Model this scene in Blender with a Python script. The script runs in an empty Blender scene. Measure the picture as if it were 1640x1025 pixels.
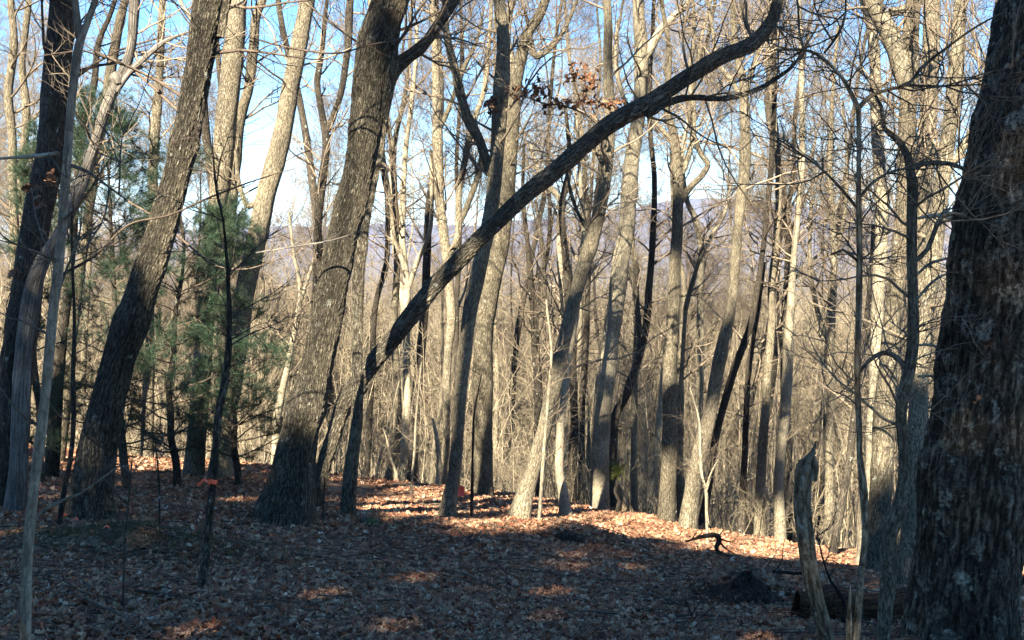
import bpy, math, random
import numpy as np
from mathutils import Vector

# ------------------------------------------------------------------ camera, sky, sun, exposure
SC = bpy.context.scene
COL = SC.collection
F, CX, CY, HOR = 1758.0, 820.0, 512.5, 420.0
PITCH = math.atan((CY - HOR) / F)
cam_d = bpy.data.cameras.new('camera')
cam = bpy.data.objects.new('camera', cam_d)
COL.objects.link(cam)
cam_d.sensor_fit = 'HORIZONTAL'
cam_d.sensor_width = 36.0
cam_d.lens = 36.0 * F / 1640.0
cam_d.clip_start = 0.05
cam_d.clip_end = 40000
cam.location = (0, 0, 0)
cam.rotation_euler = (math.radians(90) - PITCH, 0, 0)
SC.camera = cam

SUN_EL = math.radians(35)
SUN_AZ = math.radians(-161)          # clockwise from +Y: behind and to the left of the camera
SUNV = np.array([math.sin(SUN_AZ) * math.cos(SUN_EL), math.cos(SUN_AZ) * math.cos(SUN_EL), math.sin(SUN_EL)])
world = bpy.data.worlds.new("World")
SC.world = world
world.use_nodes = True
wn = world.node_tree
bg = wn.nodes['Background']
sky = wn.nodes.new('ShaderNodeTexSky')
sky.sky_type = 'NISHITA'
sky.sun_disc = False
sky.sun_elevation = SUN_EL
sky.sun_rotation = SUN_AZ
sky.altitude = 1500
sky.air_density = 1.0
sky.dust_density = 0.0
sky.ozone_density = 1.0
hs = wn.nodes.new('ShaderNodeHueSaturation'); hs.inputs['Saturation'].default_value = 1.34; hs.inputs['Hue'].default_value = .497
wn.links.new(sky.outputs[0], hs.inputs['Color']); wn.links.new(hs.outputs[0], bg.inputs[0])
bg.inputs[1].default_value = 0.048
sun_d = bpy.data.lights.new('sun', 'SUN')
sun_d.energy = 5.0
sun_d.angle = math.radians(0.55)
sun_d.color = (1.0, 0.88, 0.68)
sun = bpy.data.objects.new('sun', sun_d)
COL.objects.link(sun)
sun.rotation_euler = Vector((-SUNV[0], -SUNV[1], -SUNV[2])).to_track_quat('-Z', 'Y').to_euler()
SC.view_settings.view_transform = 'Standard'
SC.view_settings.look = 'None'
SC.view_settings.exposure = 2.85
SC.view_settings.gamma = 1.0
SC.cycles.max_bounces = 6
SC.cycles.diffuse_bounces = 3
SC.cycles.volume_bounces = 1
SC.cycles.volume_max_steps = 64

rng = np.random.default_rng(11)
random.seed(5)

# ------------------------------------------------------------------ projection and ground
def P(px, py, Y):
    a = (px - CX) / F; b = -(py - CY) / F
    c, s = math.cos(PITCH), math.sin(PITCH)
    d = np.array([a, c + b * s, -s + b * c])
    return d * (Y / d[1])

def vnoise(x, y, seed=0):
    xi = np.floor(x).astype(np.int64); yi = np.floor(y).astype(np.int64)
    xf = x - xi; yf = y - yi
    u = xf * xf * (3 - 2 * xf); v = yf * yf * (3 - 2 * yf)
    def h(a, b):
        n = (a * 374761393 + b * 668265263 + seed * 1442695041) & 0x7fffffff
        n = ((n ^ (n >> 13)) * 1274126177) & 0x7fffffff
        n = (n ^ (n >> 16)) & 0xffff
        return n / 65535.0
    return ((h(xi, yi) * (1 - u) + h(xi + 1, yi) * u) * (1 - v) + (h(xi, yi + 1) * (1 - u) + h(xi + 1, yi + 1) * u) * v) * 2 - 1

CREST_X = [-200, 0, 200, 400, 520, 640, 820, 960, 1100, 1280, 1640, 1900]
CREST_Y = [700, 712, 733, 752, 768, 778, 800, 822, 848, 880, 930, 950]

def ground(x, y, detail=True):
    x = np.asarray(x, float); y = np.asarray(y, float)
    r = np.hypot(x, y) + 1e-6
    az = np.arctan2(x, y)
    azc = np.clip(az, -0.6, 0.6)
    Y = r * np.cos(azc)
    col = CX + F * np.tan(azc)
    zc = -(np.interp(col, CREST_X, CREST_Y) - HOR) / F * 15.0
    w = np.clip(Y / 4.5, 0, 1)
    near = -1.60 + (zc + 1.60) * (Y - 4.5) / 10.5
    back = -1.60 + 0.0 * Y
    z = np.where(Y < 4.5, back * (1 - w) + w * near, near)
    S = np.interp(Y, [0, 15, 17, 20, 30, 60, 120, 250, 500, 1000, 2500, 1e5],
                  [0, 0, .75, 2.2, 6.2, 12, 17, 21, 26, 34, 46, 46])
    behind = np.clip((np.abs(az) - 1.2) / 0.8, 0, 1)
    S = S * (1 - 0.8 * behind)
    z = np.where(Y > 15, zc - S, z)
    # blend away the fan of crest heights in the distance
    k = np.clip((r - 30) / 100, 0, 1)
    z = z * (1 - k) + k * (-3.2 - S)
    # far ridge
    prof = np.interp(col, [-100, 200, 450, 620, 760, 900, 1040, 1130, 1220, 1380, 1500, 1700], [410, 392, 380, 372, 376, 362, 345, 336, 340, 352, 366, 380])
    front = np.clip((np.abs(az) - 0.7) / 0.6, 0, 1)
    top = (HOR - prof + 12) / F * 6500 * (1 - front) + 160 * front
    t = np.clip((r - 3200) / 3300, 0, 1); t = t * t * (3 - 2 * t)
    z = z + t * (top + 50) * (1 - 0.35 * np.clip((r - 6500) / 2500, 0, 1))
    # foothill
    t2 = np.exp(-((r - 2600) / 700.0) ** 2)
    z = z + t2 * (26 + 22 * vnoise(x / 700, y / 700, 3))
    z = z + np.clip((r - 500) / 3000, 0, 1) * (vnoise(x / 420, y / 420, 5) * 22 + vnoise(x / 150, y / 150, 6) * 9 + vnoise(x / 60, y / 60, 8) * 4)
    z = z + np.clip((r - 60) / 100, 0, 1) * (vnoise(x / 13, y / 13, 9) * 1.2 + vnoise(x / 5, y / 5, 10) * .8)
    if detail:
        nr = np.clip((90 - r) / 60, 0, 1)
        z = z + nr * (vnoise(x / 1.7, y / 1.7, 1) * 0.05 + vnoise(x / .6, y / .6, 2) * 0.02 + vnoise(x / 4.1, y / 4.1, 4) * .06)
        for mx, my, mr, mh, ax in MOUNDS:
            z = z + mh * np.exp(-(((x - mx) / (mr * ax)) ** 2 + ((y - my) / mr) ** 2))
    return z

MOUNDS = []
def hit(px, py, ymax=16.5):
    ys = np.arange(3.2, ymax, .02)
    a = P(px, py, 1.0)
    g = ground(a[0] * ys, ys)
    idx = np.nonzero(g >= a[2] * ys)[0]
    return float(ys[idx[0]]) if len(idx) else None

_y = hit(1195, 962); _p = P(1195, 962, _y); MOUNDS.append((_p[0], _y, .30, .24, 1.25))
_y = hit(215, 880); _p = P(215, 880, _y); MOUNDS.append((_p[0], _y, .35, .14, 1.9))
_y = hit(910, 865); _p = P(910, 865, _y); MOUNDS.append((_p[0], _y, .35, .16, 1.5))
def ghit(px, py, ymax=16.5):
    y = hit(px, py, ymax)
    if y is None: return None
    a = P(px, py, y)
    return np.array([a[0], y, float(ground(a[0], y))])

# ------------------------------------------------------------------ object helpers
def tag(o, label=None, cat=None, group=None, kind=None):
    if label: o['label'] = label
    if cat: o['category'] = cat
    if group: o['group'] = group
    if kind: o['kind'] = kind
    return o

def empty(name, loc=(0, 0, 0)):
    o = bpy.data.objects.new(name, None)
    o.empty_display_size = .1
    COL.objects.link(o)
    o.location = [float(v) for v in loc]
    return o

def make_mesh(name, V, Fc, bark=None, tint=None, smooth=True):
    """V (n,3); Fc list of (m,k) int arrays"""
    me = bpy.data.meshes.new(name)
    V = np.ascontiguousarray(V, np.float32)
    me.vertices.add(len(V)); me.vertices.foreach_set('co', V.ravel())
    loops = np.concatenate([f.ravel() for f in Fc]).astype(np.int32)
    sizes = np.concatenate([np.full(len(f), f.shape[1], np.int32) for f in Fc])
    starts = np.concatenate([[0], np.cumsum(sizes)[:-1]]).astype(np.int32)
    me.loops.add(len(loops)); me.loops.foreach_set('vertex_index', loops)
    me.polygons.add(len(sizes)); me.polygons.foreach_set('loop_start', starts)
    try: me.polygons.foreach_set('loop_total', sizes)
    except Exception: pass
    me.polygons.foreach_set('use_smooth', np.full(len(sizes), smooth))
    if bark is not None:
        a = me.attributes.new('bark', 'FLOAT_VECTOR', 'POINT')
        a.data.foreach_set('vector', np.ascontiguousarray(bark, np.float32).ravel())
    if tint is not None:
        a = me.attributes.new('tint', 'FLOAT_COLOR', 'POINT')
        t4 = np.ones((len(V), 4), np.float32); t4[:, :3] = tint
        a.data.foreach_set('color', t4.ravel())
    me.update(calc_edges=True)
    return me

def mesh_obj(name, me, mat, parent=None):
    o = bpy.data.objects.new(name, me)
    COL.objects.link(o)
    if mat and not me.materials: me.materials.append(mat)
    if parent: o.parent = parent
    return o

def norm(v): return v / (np.linalg.norm(v, axis=-1, keepdims=True) + 1e-9)

class Bag:
    """collects tubes and faces into one mesh"""
    def __init__(s): s.V = []; s.B = []; s.F = {3: [], 4: []}; s.T = []; s.n = 0; s.seed = 0
    def add(s, V, Fq, B=None, T=None):
        s.V.append(V); s.F[Fq.shape[1]].append(Fq + s.n)
        s.B.append(B if B is not None else V * 1.0)
        s.T.append(T if T is not None else np.ones((len(V), 3)))
        s.n += len(V)
    def tubes(s, Pt, R, sides=4, T=None, mod=None, cap=False):
        Bn, N, _ = Pt.shape
        tg = norm(np.gradient(Pt, axis=1))
        d0 = norm(Pt[:, -1] - Pt[:, 0])
        ref = np.where(np.abs(d0[:, 2:3]) > .8, np.array([[1., 0, 0]]), np.array([[0, 0, 1.]]))
        u0 = norm(np.cross(d0, ref))
        u = u0[:, None, :] - (u0[:, None, :] * tg).sum(-1, keepdims=True) * tg
        u = norm(u); v = np.cross(tg, u)
        th = np.linspace(0, 2 * math.pi, sides, endpoint=False)
        ct, st = np.cos(th), np.sin(th)
        L = np.concatenate([np.zeros((Bn, 1)), np.cumsum(np.linalg.norm(np.diff(Pt, axis=1), axis=-1), 1)], 1)
        Rr = np.repeat(R[:, :, None], sides, 2)
        if mod is not None: Rr = Rr * mod(th[None, None, :], L[:, :, None])
        V = Pt[:, :, None, :] + Rr[..., None] * (ct[None, None, :, None] * u[:, :, None, :] + st[None, None, :, None] * v[:, :, None, :])
        r0 = R.max(1)[:, None, None]
        off = (np.arange(Bn) * 3.7 + s.seed)[:, None, None]
        B = np.stack([np.broadcast_to(ct[None, None, :] * r0, Rr.shape) + off, np.broadcast_to(st[None, None, :] * r0, Rr.shape), np.broadcast_to(L[:, :, None], Rr.shape) + off * .31], -1)
        b = np.arange(Bn)[:, None, None] * N * sides; i = np.arange(N - 1)[None, :, None] * sides; j = np.arange(sides)[None, None, :]
        j2 = (j + 1) % sides
        q = np.stack([b + i + j, b + i + j2, b + i + sides + j2, b + i + sides + j], -1).reshape(-1, 4)
        Tt = None
        if T is not None: Tt = np.repeat(T, N * sides, 0)
        s.add(V.reshape(-1, 3), q, B.reshape(-1, 3), Tt)
        if cap:
            for bi in range(Bn):
                c = Pt[bi, -1] + tg[bi, -1] * R[bi, -1] * .3
                ring = V[bi, -1]; vv = np.vstack([ring, c[None]])
                ff = np.array([[k, (k + 1) % sides, sides] for k in range(sides)])
                s.add(vv, ff, np.vstack([B[bi, -1], B[bi, -1].mean(0)[None]]), None if T is None else np.repeat(T[bi:bi+1], sides + 1, 0))
    def mesh(s, name, smooth=True, tint=False):
        Fc = [np.concatenate(f) for f in s.F.values() if f]
        return make_mesh(name, np.concatenate(s.V), Fc, np.concatenate(s.B), np.concatenate(s.T) if tint else None, smooth)

def catmull(pts, step):
    pts = np.asarray(pts, float)
    n = len(pts)
    ext = np.vstack([2 * pts[0] - pts[1], pts, 2 * pts[-1] - pts[-2]])
    out = []
    for i in range(n - 1):
        a, b, c, d = ext[i], ext[i + 1], ext[i + 2], ext[i + 3]
        m = max(1, int(math.ceil(np.linalg.norm((c - b)[:3]) / step)))
        t = np.linspace(0, 1, m, endpoint=False)[:, None]
        out.append(.5 * ((2 * b) + (-a + c) * t + (2 * a - 5 * b + 4 * c - d) * t * t + (-a + 3 * b - 3 * c + d) * t ** 3))
    out.append(pts[-1:])
    return np.vstack(out)

def grow(Pp, Rp, n, lo, hi, rg, npts=6, ang=(35, 75), t0=.15, t1=1., gnarl=.25, up=.15, rr=.5, rmin=.002, taper=.25, lenfall=.5):
    """children branches from parent polylines, all at once"""
    B, N, _ = Pp.shape
    t = rg.uniform(t0, t1, (B, n)) * (N - 1)
    i = np.minimum(t.astype(int), N - 2); f = (t - i)[..., None]
    bi = np.arange(B)[:, None]
    pos = Pp[bi, i] * (1 - f) + Pp[bi, i + 1] * f
    rad = Rp[bi, i] * (1 - f[..., 0]) + Rp[bi, i + 1] * f[..., 0]
    tg = norm(Pp[bi, i + 1] - Pp[bi, i])
    rnd = norm(rg.normal(size=(B, n, 3)))
    perp = norm(rnd - (rnd * tg).sum(-1, keepdims=True) * tg)
    a = np.radians(rg.uniform(ang[0], ang[1], (B, n)))[..., None]
    d = norm(tg * np.cos(a) + perp * np.sin(a) + np.array([0, 0, up]))
    ln = rg.uniform(lo, hi, (B, n)) * (1 - lenfall * (t / (N - 1)))
    pos = pos.reshape(-1, 3); d = d.reshape(-1, 3); ln = ln.ravel()
    r0 = np.maximum(rad.ravel() * rr, rmin)
    M = len(pos)
    steps = (ln / (npts - 1))[:, None]
    path = [pos]; dd = d
    bias = rg.normal(size=(M, 3)) * gnarl * .5
    for k in range(npts - 1):
        dd = norm(dd + rg.normal(size=(M, 3)) * gnarl + bias / npts + np.array([0, 0, up * .35]))
        path.append(path[-1] + dd * steps)
    Pc = np.stack(path, 1)
    Rc = r0[:, None] * np.linspace(1, taper, npts)[None, :]
    return Pc, Rc

# ------------------------------------------------------------------ materials
class NT:
    def __init__(s, name):
        s.m = bpy.data.materials.new(name); s.m.use_nodes = True
        s.t = s.m.node_tree; s.b = s.t.nodes['Principled BSDF']; s.out = s.t.nodes['Material Output']
    def n(s, ty, **kw):
        o = s.t.nodes.new('ShaderNode' + ty)
        for k, v in kw.items():
            if k.startswith('i_'):
                key = k[2:]; key = int(key) if key.isdigit() else key.replace('_', ' ')
                o.inputs[key].default_value = v
            else: setattr(o, k, v)
        return o
    def l(s, a, b): s.t.links.new(a, b)
    def ramp(s, fac, stops):
        r = s.n('ValToRGB'); e = r.color_ramp.elements
        while len(e) < len(stops): e.new(.5)
        for k, (p, c) in enumerate(stops):
            e[k].position = p; e[k].color = (*c, 1) if len(c) == 3 else c
        s.l(fac, r.inputs[0]); return r.outputs[0]
    def mix(s, f, a, b, mode='MIX'):
        m = s.n('Mix', data_type='RGBA', blend_type=mode)
        for sock, v in ((m.inputs[0], f), (m.inputs[6], a), (m.inputs[7], b)):
            if hasattr(v, 'is_output'): s.l(v, sock)
            else: sock.default_value = v if isinstance(v, (int, float)) else (*v, 1)
        return m.outputs[2]
    def math(s, op, a, b=0.0, clamp=False):
        m = s.n('Math', operation=op, use_clamp=clamp)
        for sock, v in ((m.inputs[0], a), (m.inputs[1], b)):
            if hasattr(v, 'is_output'): s.l(v, sock)
            else: sock.default_value = v
        return m.outputs[0]

def bark_mat(name, dark, mid, light, scale=28., stretch=.2, bump=.6, dist=.02, lichen=0., lichen_col=(.42, .44, .38), disp=0., furrow=.28, moss=0.):
    N = NT(name)
    at = N.n('Attribute', attribute_name='bark')
    oi = N.n('ObjectInfo')
    off = N.n('VectorMath', operation='SCALE'); N.l(oi.outputs['Random'], off.inputs['Scale']); off.inputs[0].default_value = (9, 7, 5)
    add = N.n('VectorMath', operation='ADD'); N.l(at.outputs['Vector'], add.inputs[0]); N.l(off.outputs[0], add.inputs[1])
    mp = N.n('Mapping'); mp.inputs['Scale'].default_value = (scale, scale, scale * stretch)
    N.l(add.outputs[0], mp.inputs[0])
    nz = N.n('TexNoise', i_Scale=1.3, i_Detail=3.0, i_Roughness=.6); N.l(mp.outputs[0], nz.inputs['Vector'])
    dv = N.n('VectorMath', operation='MULTIPLY_ADD'); N.l(nz.outputs['Color'], dv.inputs[0]); dv.inputs[1].default_value = (.7, .7, .7); N.l(mp.outputs[0], dv.inputs[2])
    vo = N.n('TexVoronoi', feature='DISTANCE_TO_EDGE', i_Scale=1.0); N.l(dv.outputs[0], vo.inputs['Vector'])
    h = N.n('MapRange', interpolation_type='SMOOTHSTEP'); N.l(vo.outputs['Distance'], h.inputs[0]); h.inputs[2].default_value = furrow
    fine = N.n('TexNoise', i_Scale=scale * 2.2, i_Detail=6.0, i_Roughness=.7); N.l(add.outputs[0], fine.inputs['Vector'])
    big = N.n('TexNoise', i_Scale=2.2, i_Detail=4.0, i_Roughness=.6); N.l(add.outputs[0], big.inputs['Vector'])
    c1 = N.mix(h.outputs[0], dark, mid)
    mp2 = N.n('Mapping'); mp2.inputs['Scale'].default_value = (scale * 1.7, scale * 1.7, scale * stretch * .9)
    N.l(add.outputs[0], mp2.inputs[0])
    st = N.n('TexNoise', i_Scale=1.0, i_Detail=5.0, i_Roughness=.65); N.l(mp2.outputs[0], st.inputs['Vector'])
    sr = N.n('MapRange', interpolation_type='SMOOTHSTEP'); N.l(st.outputs[0], sr.inputs[0]); sr.inputs[1].default_value = .36; sr.inputs[2].default_value = .62
    c1 = N.mix(N.math('MULTIPLY', N.math('SUBTRACT', 1.0, sr.outputs[0]), .75), c1, dark)
    f2 = N.math('MULTIPLY', sr.outputs[0], N.math('MULTIPLY', N.math('SUBTRACT', fine.outputs[0], .38), 3.2, True), True)
    c2 = N.mix(f2, c1, light)
    var = N.ramp(big.outputs[0], [(.3, (.55, .55, .56)), (.7, (1.3, 1.28, 1.22))])
    c3 = N.mix(1.0, c2, var, 'MULTIPLY')
    rv = N.n('MapRange'); N.l(oi.outputs['Random'], rv.inputs[0]); rv.inputs[3].default_value = .65; rv.inputs[4].default_value = 1.25
    cc = N.n('CombineColor'); [N.l(rv.outputs[0], cc.inputs[k]) for k in range(3)]
    c4 = N.mix(1.0, c3, cc.outputs[0], 'MULTIPLY')
    if lichen > 0:
        ln = N.n('TexNoise', i_Scale=10.0, i_Detail=5.0, i_Roughness=.62); N.l(add.outputs[0], ln.inputs['Vector'])
        lf = N.n('MapRange', interpolation_type='SMOOTHSTEP'); N.l(ln.outputs[0], lf.inputs[0]); lf.inputs[1].default_value = .66 - .2 * lichen; lf.inputs[2].default_value = .72 - .2 * lichen
        lf2 = N.math('MULTIPLY', lf.outputs[0], N.math('MULTIPLY', N.math('SUBTRACT', fine.outputs[0], .36), 4., True), True)
        c4 = N.mix(lf2, c4, lichen_col)
    if moss > 0:
        mn = N.n('TexNoise', i_Scale=3.0, i_Detail=5.0, i_Roughness=.7); N.l(at.outputs['Vector'], mn.inputs['Vector'])
        mf = N.n('MapRange'); N.l(mn.outputs[0], mf.inputs[0]); mf.inputs[1].default_value = .62 - .3 * moss; mf.inputs[2].default_value = .75 - .3 * moss
        c4 = N.mix(mf.outputs[0], c4, (.09, .11, .03))
    N.l(c4, N.b.inputs['Base Color'])
    N.b.inputs['Roughness'].default_value = .92
    N.b.inputs['Specular IOR Level'].default_value = .15
    hh = N.math('ADD', N.math('MULTIPLY', h.outputs[0], .5), N.math('ADD', N.math('MULTIPLY', fine.outputs[0], .45), N.math('MULTIPLY', sr.outputs[0], .6)))
    bp = N.n('Bump', i_Strength=bump, i_Distance=dist); N.l(hh, bp.inputs['Height']); N.l(bp.outputs[0], N.b.inputs['Normal'])
    if disp > 0:
        dp = N.n('Displacement', i_Scale=disp, i_Midlevel=.8); N.l(hh, dp.inputs['Height']); N.l(dp.outputs[0], N.out.inputs['Displacement'])
        N.m.displacement_method = 'BOTH'
    return N.m

M = {}
M['oak_near'] = bark_mat('rough_oak_bark', (.034, .026, .019), (.155, .125, .092), (.31, .265, .2), 26, .4, .9, .012, .5, (.38, .355, .28), disp=.012, furrow=.32)
M['oak_mid'] = bark_mat('grey_oak_bark', (.038, .032, .024), (.165, .145, .11), (.33, .3, .23), 34, .45, 1., .012, .15, disp=.008)
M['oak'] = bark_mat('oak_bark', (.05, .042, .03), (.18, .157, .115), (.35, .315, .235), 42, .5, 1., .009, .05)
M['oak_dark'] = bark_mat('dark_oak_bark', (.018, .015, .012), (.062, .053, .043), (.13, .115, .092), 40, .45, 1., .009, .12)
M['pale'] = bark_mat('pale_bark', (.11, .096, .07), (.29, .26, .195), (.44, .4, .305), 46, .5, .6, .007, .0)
M['smooth'] = bark_mat('smooth_sapling_bark', (.12, .1, .075), (.24, .205, .15), (.33, .29, .22), 30, .45, .25, .004, .2, (.4, .42, .34), furrow=.15)
M['dead'] = bark_mat('weathered_dead_wood', (.07, .062, .056), (.2, .185, .165), (.3, .28, .25), 36, .15, .7, .008, .0)
M['snag'] = bark_mat('peeling_snag_wood', (.07, .045, .025), (.37, .29, .19), (.52, .43, .3), 30, .3, 1., .012, .1, moss=.08)  # wood tone raised to stand in for missing sun dapples
M['rotten'] = bark_mat('rotten_red_wood', (.04, .018, .01), (.17, .07, .032), (.32, .16, .08), 34, .12, 1., .015, .0)
M['twig'] = bark_mat('twig_bark', (.10, .08, .06), (.19, .155, .115), (.27, .225, .17), 40, .4, .1, .002)
M['twig_bg'] = bark_mat('pale_twig_bark', (.15, .125, .09), (.28, .24, .175), (.39, .34, .25), 30, .4, .1, .002)
M['twig_dark'] = bark_mat('dark_twig_bark', (.05, .038, .03), (.1, .078, .06), (.15, .12, .095), 40, .4, .1, .002)

def leaf_mat(name, trans=.25, rough=.7):
    N = NT(name)
    at = N.n('Attribute', attribute_name='tint')
    tc = N.n('TexCoord')
    nz = N.n('TexNoise', i_Scale=60., i_Detail=3.); N.l(tc.outputs['Object'], nz.inputs['Vector'])
    v = N.ramp(nz.outputs[0], [(.3, (.75, .75, .75)), (.7, (1.15, 1.15, 1.15))])
    c = N.mix(1., at.outputs['Color'], v, 'MULTIPLY')
    N.l(c, N.b.inputs['Base Color'])
    N.b.inputs['Roughness'].default_value = rough
    N.b.inputs['Specular IOR Level'].default_value = .3
    if trans:
        tr = N.n('BsdfTranslucent'); N.l(c, tr.inputs[0])
        mx = N.n('MixShader', i_0=trans); N.l(N.b.outputs[0], mx.inputs[1]); N.l(tr.outputs[0], mx.inputs[2]); N.l(mx.outputs[0], N.out.inputs['Surface'])
    return N.m
M['leaf'] = leaf_mat('dry_leaf', .15)
M['needle'] = leaf_mat('pine_needle', .2, .5)

def plain(name, col, rough=.8, trans=0):
    N = NT(name)
    tc = N.n('TexCoord'); nz = N.n('TexNoise', i_Scale=25., i_Detail=4.); N.l(tc.outputs['Object'], nz.inputs['Vector'])
    v = N.ramp(nz.outputs[0], [(.3, (.8, .8, .8)), (.7, (1.15, 1.15, 1.15))])
    N.l(N.mix(1., col, v, 'MULTIPLY'), N.b.inputs['Base Color']); N.b.inputs['Roughness'].default_value = rough
    return N.m
M['tape'] = plain('orange_flagging_tape', (.85, .12, .05), .4)
M['flag'] = plain('pink_flag_film', (.8, .1, .07), .4)

# ground
def ground_mat():
    N = NT('leaf_litter_and_far_woods')
    g = N.n('NewGeometry')
    tc = N.n('TexCoord')
    pos = tc.outputs['Object']
    vo = N.n('TexVoronoi', i_Scale=14.); N.l(pos, vo.inputs['Vector'])
    n1 = N.n('TexNoise', i_Scale=9., i_Detail=6., i_Roughness=.7); N.l(pos, n1.inputs['Vector'])
    litter = N.ramp(vo.outputs['Color'], [(.1, (.05, .03, .02)), (.4, (.16, .09, .055)), (.65, (.27, .17, .11)), (.9, (.38, .29, .2))])
    litter = N.mix(.5, litter, N.ramp(n1.outputs[0], [(.3, (.04, .025, .018)), (.6, (.2, .12, .075))]))
    n2 = N.n('TexNoise', i_Scale=.22, i_Detail=8., i_Roughness=.75); N.l(pos, n2.inputs['Vector'])
    n3 = N.n('TexNoise', i_Scale=.012, i_Detail=6., i_Roughness=.65); N.l(pos, n3.inputs['Vector'])
    far = N.ramp(n2.outputs[0], [(.3, (.045, .037, .03)), (.5, (.10, .083, .066)), (.7, (.19, .16, .13))])
    pin = N.n('MapRange'); N.l(n3.outputs[0], pin.inputs[0]); pin.inputs[1].default_value = .56; pin.inputs[2].default_value = .62
    far = N.mix(N.math('MULTIPLY', pin.outputs[0], .6), far, (.06, .075, .045))
    cd = N.n('VectorMath', operation='LENGTH'); N.l(pos, cd.inputs[0])
    mr = N.n('MapRange'); N.l(cd.outputs['Value'], mr.inputs[0]); mr.inputs[1].default_value = 40; mr.inputs[2].default_value = 140
    N.l(N.mix(mr.outputs[0], litter, far), N.b.inputs['Base Color'])
    N.b.inputs['Roughness'].default_value = .95; N.b.inputs['Specular IOR Level'].default_value = .1
    bp = N.n('Bump', i_Strength=.8, i_Distance=.03); N.l(N.math('ADD', vo.outputs['Distance'], n1.outputs[0]), bp.inputs['Height'])
    bp2 = N.n('Bump', i_Strength=1., i_Distance=2.5); N.l(n2.outputs[0], bp2.inputs['Height']); 
    mm = N.n('Mix', data_type='VECTOR'); N.l(mr.outputs[0], mm.inputs[0]); N.l(bp.outputs[0], mm.inputs[4]); N.l(bp2.outputs[0], mm.inputs[5])
    N.l(mm.outputs[1], N.b.inputs['Normal'])
    return N.m

na = 700
azs = np.concatenate([np.linspace(-.62, .62, na), np.linspace(.62, 2 * math.pi - .62, 160)[1:-1]])
rs = np.concatenate([np.linspace(.3, 18, 260), 18 * (9500 / 18) ** (np.linspace(0, 1, 340)[1:])])
A, Rg = np.meshgrid(azs, rs)
gx = Rg * np.sin(A); gy = Rg * np.cos(A); gz = ground(gx, gy)
V = np.stack([gx, gy, gz], -1).reshape(-1, 3)
nA = len(azs); i = np.arange(len(rs) - 1)[:, None]; j = np.arange(nA)[None, :]
q = np.stack([i * nA + j, (i + 1) * nA + j, (i + 1) * nA + (j + 1) % nA, i * nA + (j + 1) % nA], -1).reshape(-1, 4)
V = np.vstack([V, [[0, 0, float(ground(0, 0.01))]]])
tri = np.stack([np.arange(nA), (np.arange(nA) + 1) % nA, np.full(nA, len(V) - 1)], -1)
# orient upward: check later by normal
g_me = make_mesh('ground', V, [q[:, ::-1], tri[:, ::-1]])
g_ob = mesh_obj('ground', g_me, ground_mat())
tag(g_ob, 'leaf-strewn forest floor falling away past the crest', kind='structure')

# ------------------------------------------------------------------ leaf litter
def leaf_batch(bag, pos, size, rg, pal, wts, tilt=.45, curl=.35, blade=None):
    n = len(pos)
    # oak-like lobed outline: (along, across)
    out = np.array([[0, 0], [.18, .16], [.30, .10], [.46, .30], [.58, .17], [.76, .26], [.86, .12], [1, 0]])
    k = len(out)
    right = out; left = out[1:-1] * [1, -1]
    mids = np.array([[.33, 0], [.66, 0]])
    p2 = np.vstack([right, left, mids])       # 8 + 6 + 2
    m0, m1 = 14, 15
    fr = [[0, 1, m0], [1, 2, m0], [2, 3, m0], [3, 4, m0], [4, m1, m0], [4, 5, m1], [5, 6, m1], [6, 7, m1]]
    fl = [[0, m0, 8], [8, m0, 9], [9, m0, 10], [10, m0, 11], [11, m0, m1], [11, m1, 12], [12, m1, 13], [13, m1, 7]]
    f = np.array(fr + fl)
    nv = len(p2)
    L = size
    fold = rg.uniform(-.1, .9, n); cu = rg.normal(0, curl, n)
    x = (p2[None, :, 0] - .5) * L[:, None]
    w = rg.uniform(.8, 1.3, n)
    y = p2[None, :, 1] * (L * w)[:, None]
    z = np.abs(y) * fold[:, None] + cu[:, None] * (x ** 2) / L[:, None] * 2 + rg.normal(0, .05, (n, nv)) * L[:, None]
    loc = np.stack([x, y, z], -1)
    yaw = rg.uniform(0, 2 * math.pi, n)
    ax = norm(np.stack([rg.normal(size=n), rg.normal(size=n), np.zeros(n)], -1)); ta = np.abs(rg.normal(0, tilt, n))
    c, s = np.cos(yaw)[:, None], np.sin(yaw)[:, None]
    q1 = np.stack([loc[..., 0] * c - loc[..., 1] * s, loc[..., 0] * s + loc[..., 1] * c, loc[..., 2]], -1)
    K = ax[:, None, :]; ct = np.cos(ta)[:, None, None]; st = np.sin(ta)[:, None, None]
    q2 = q1 * ct + np.cross(np.broadcast_to(K, q1.shape), q1) * st + K * (K * q1).sum(-1, keepdims=True) * (1 - ct)
    q2 = q2 + pos[:, None, :]
    q2[..., 2] += (L * np.sin(ta) * .25)[:, None] + .006
    T = pal[rg.choice(len(pal), n, p=wts)] * rg.uniform(.55, 1.2, (n, 1))
    T = np.repeat(T, nv, 0)
    F3 = (np.arange(n)[:, None, None] * nv + f[None]).reshape(-1, 3)
    bag.add(q2.reshape(-1, 3), F3, None, T)

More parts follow.
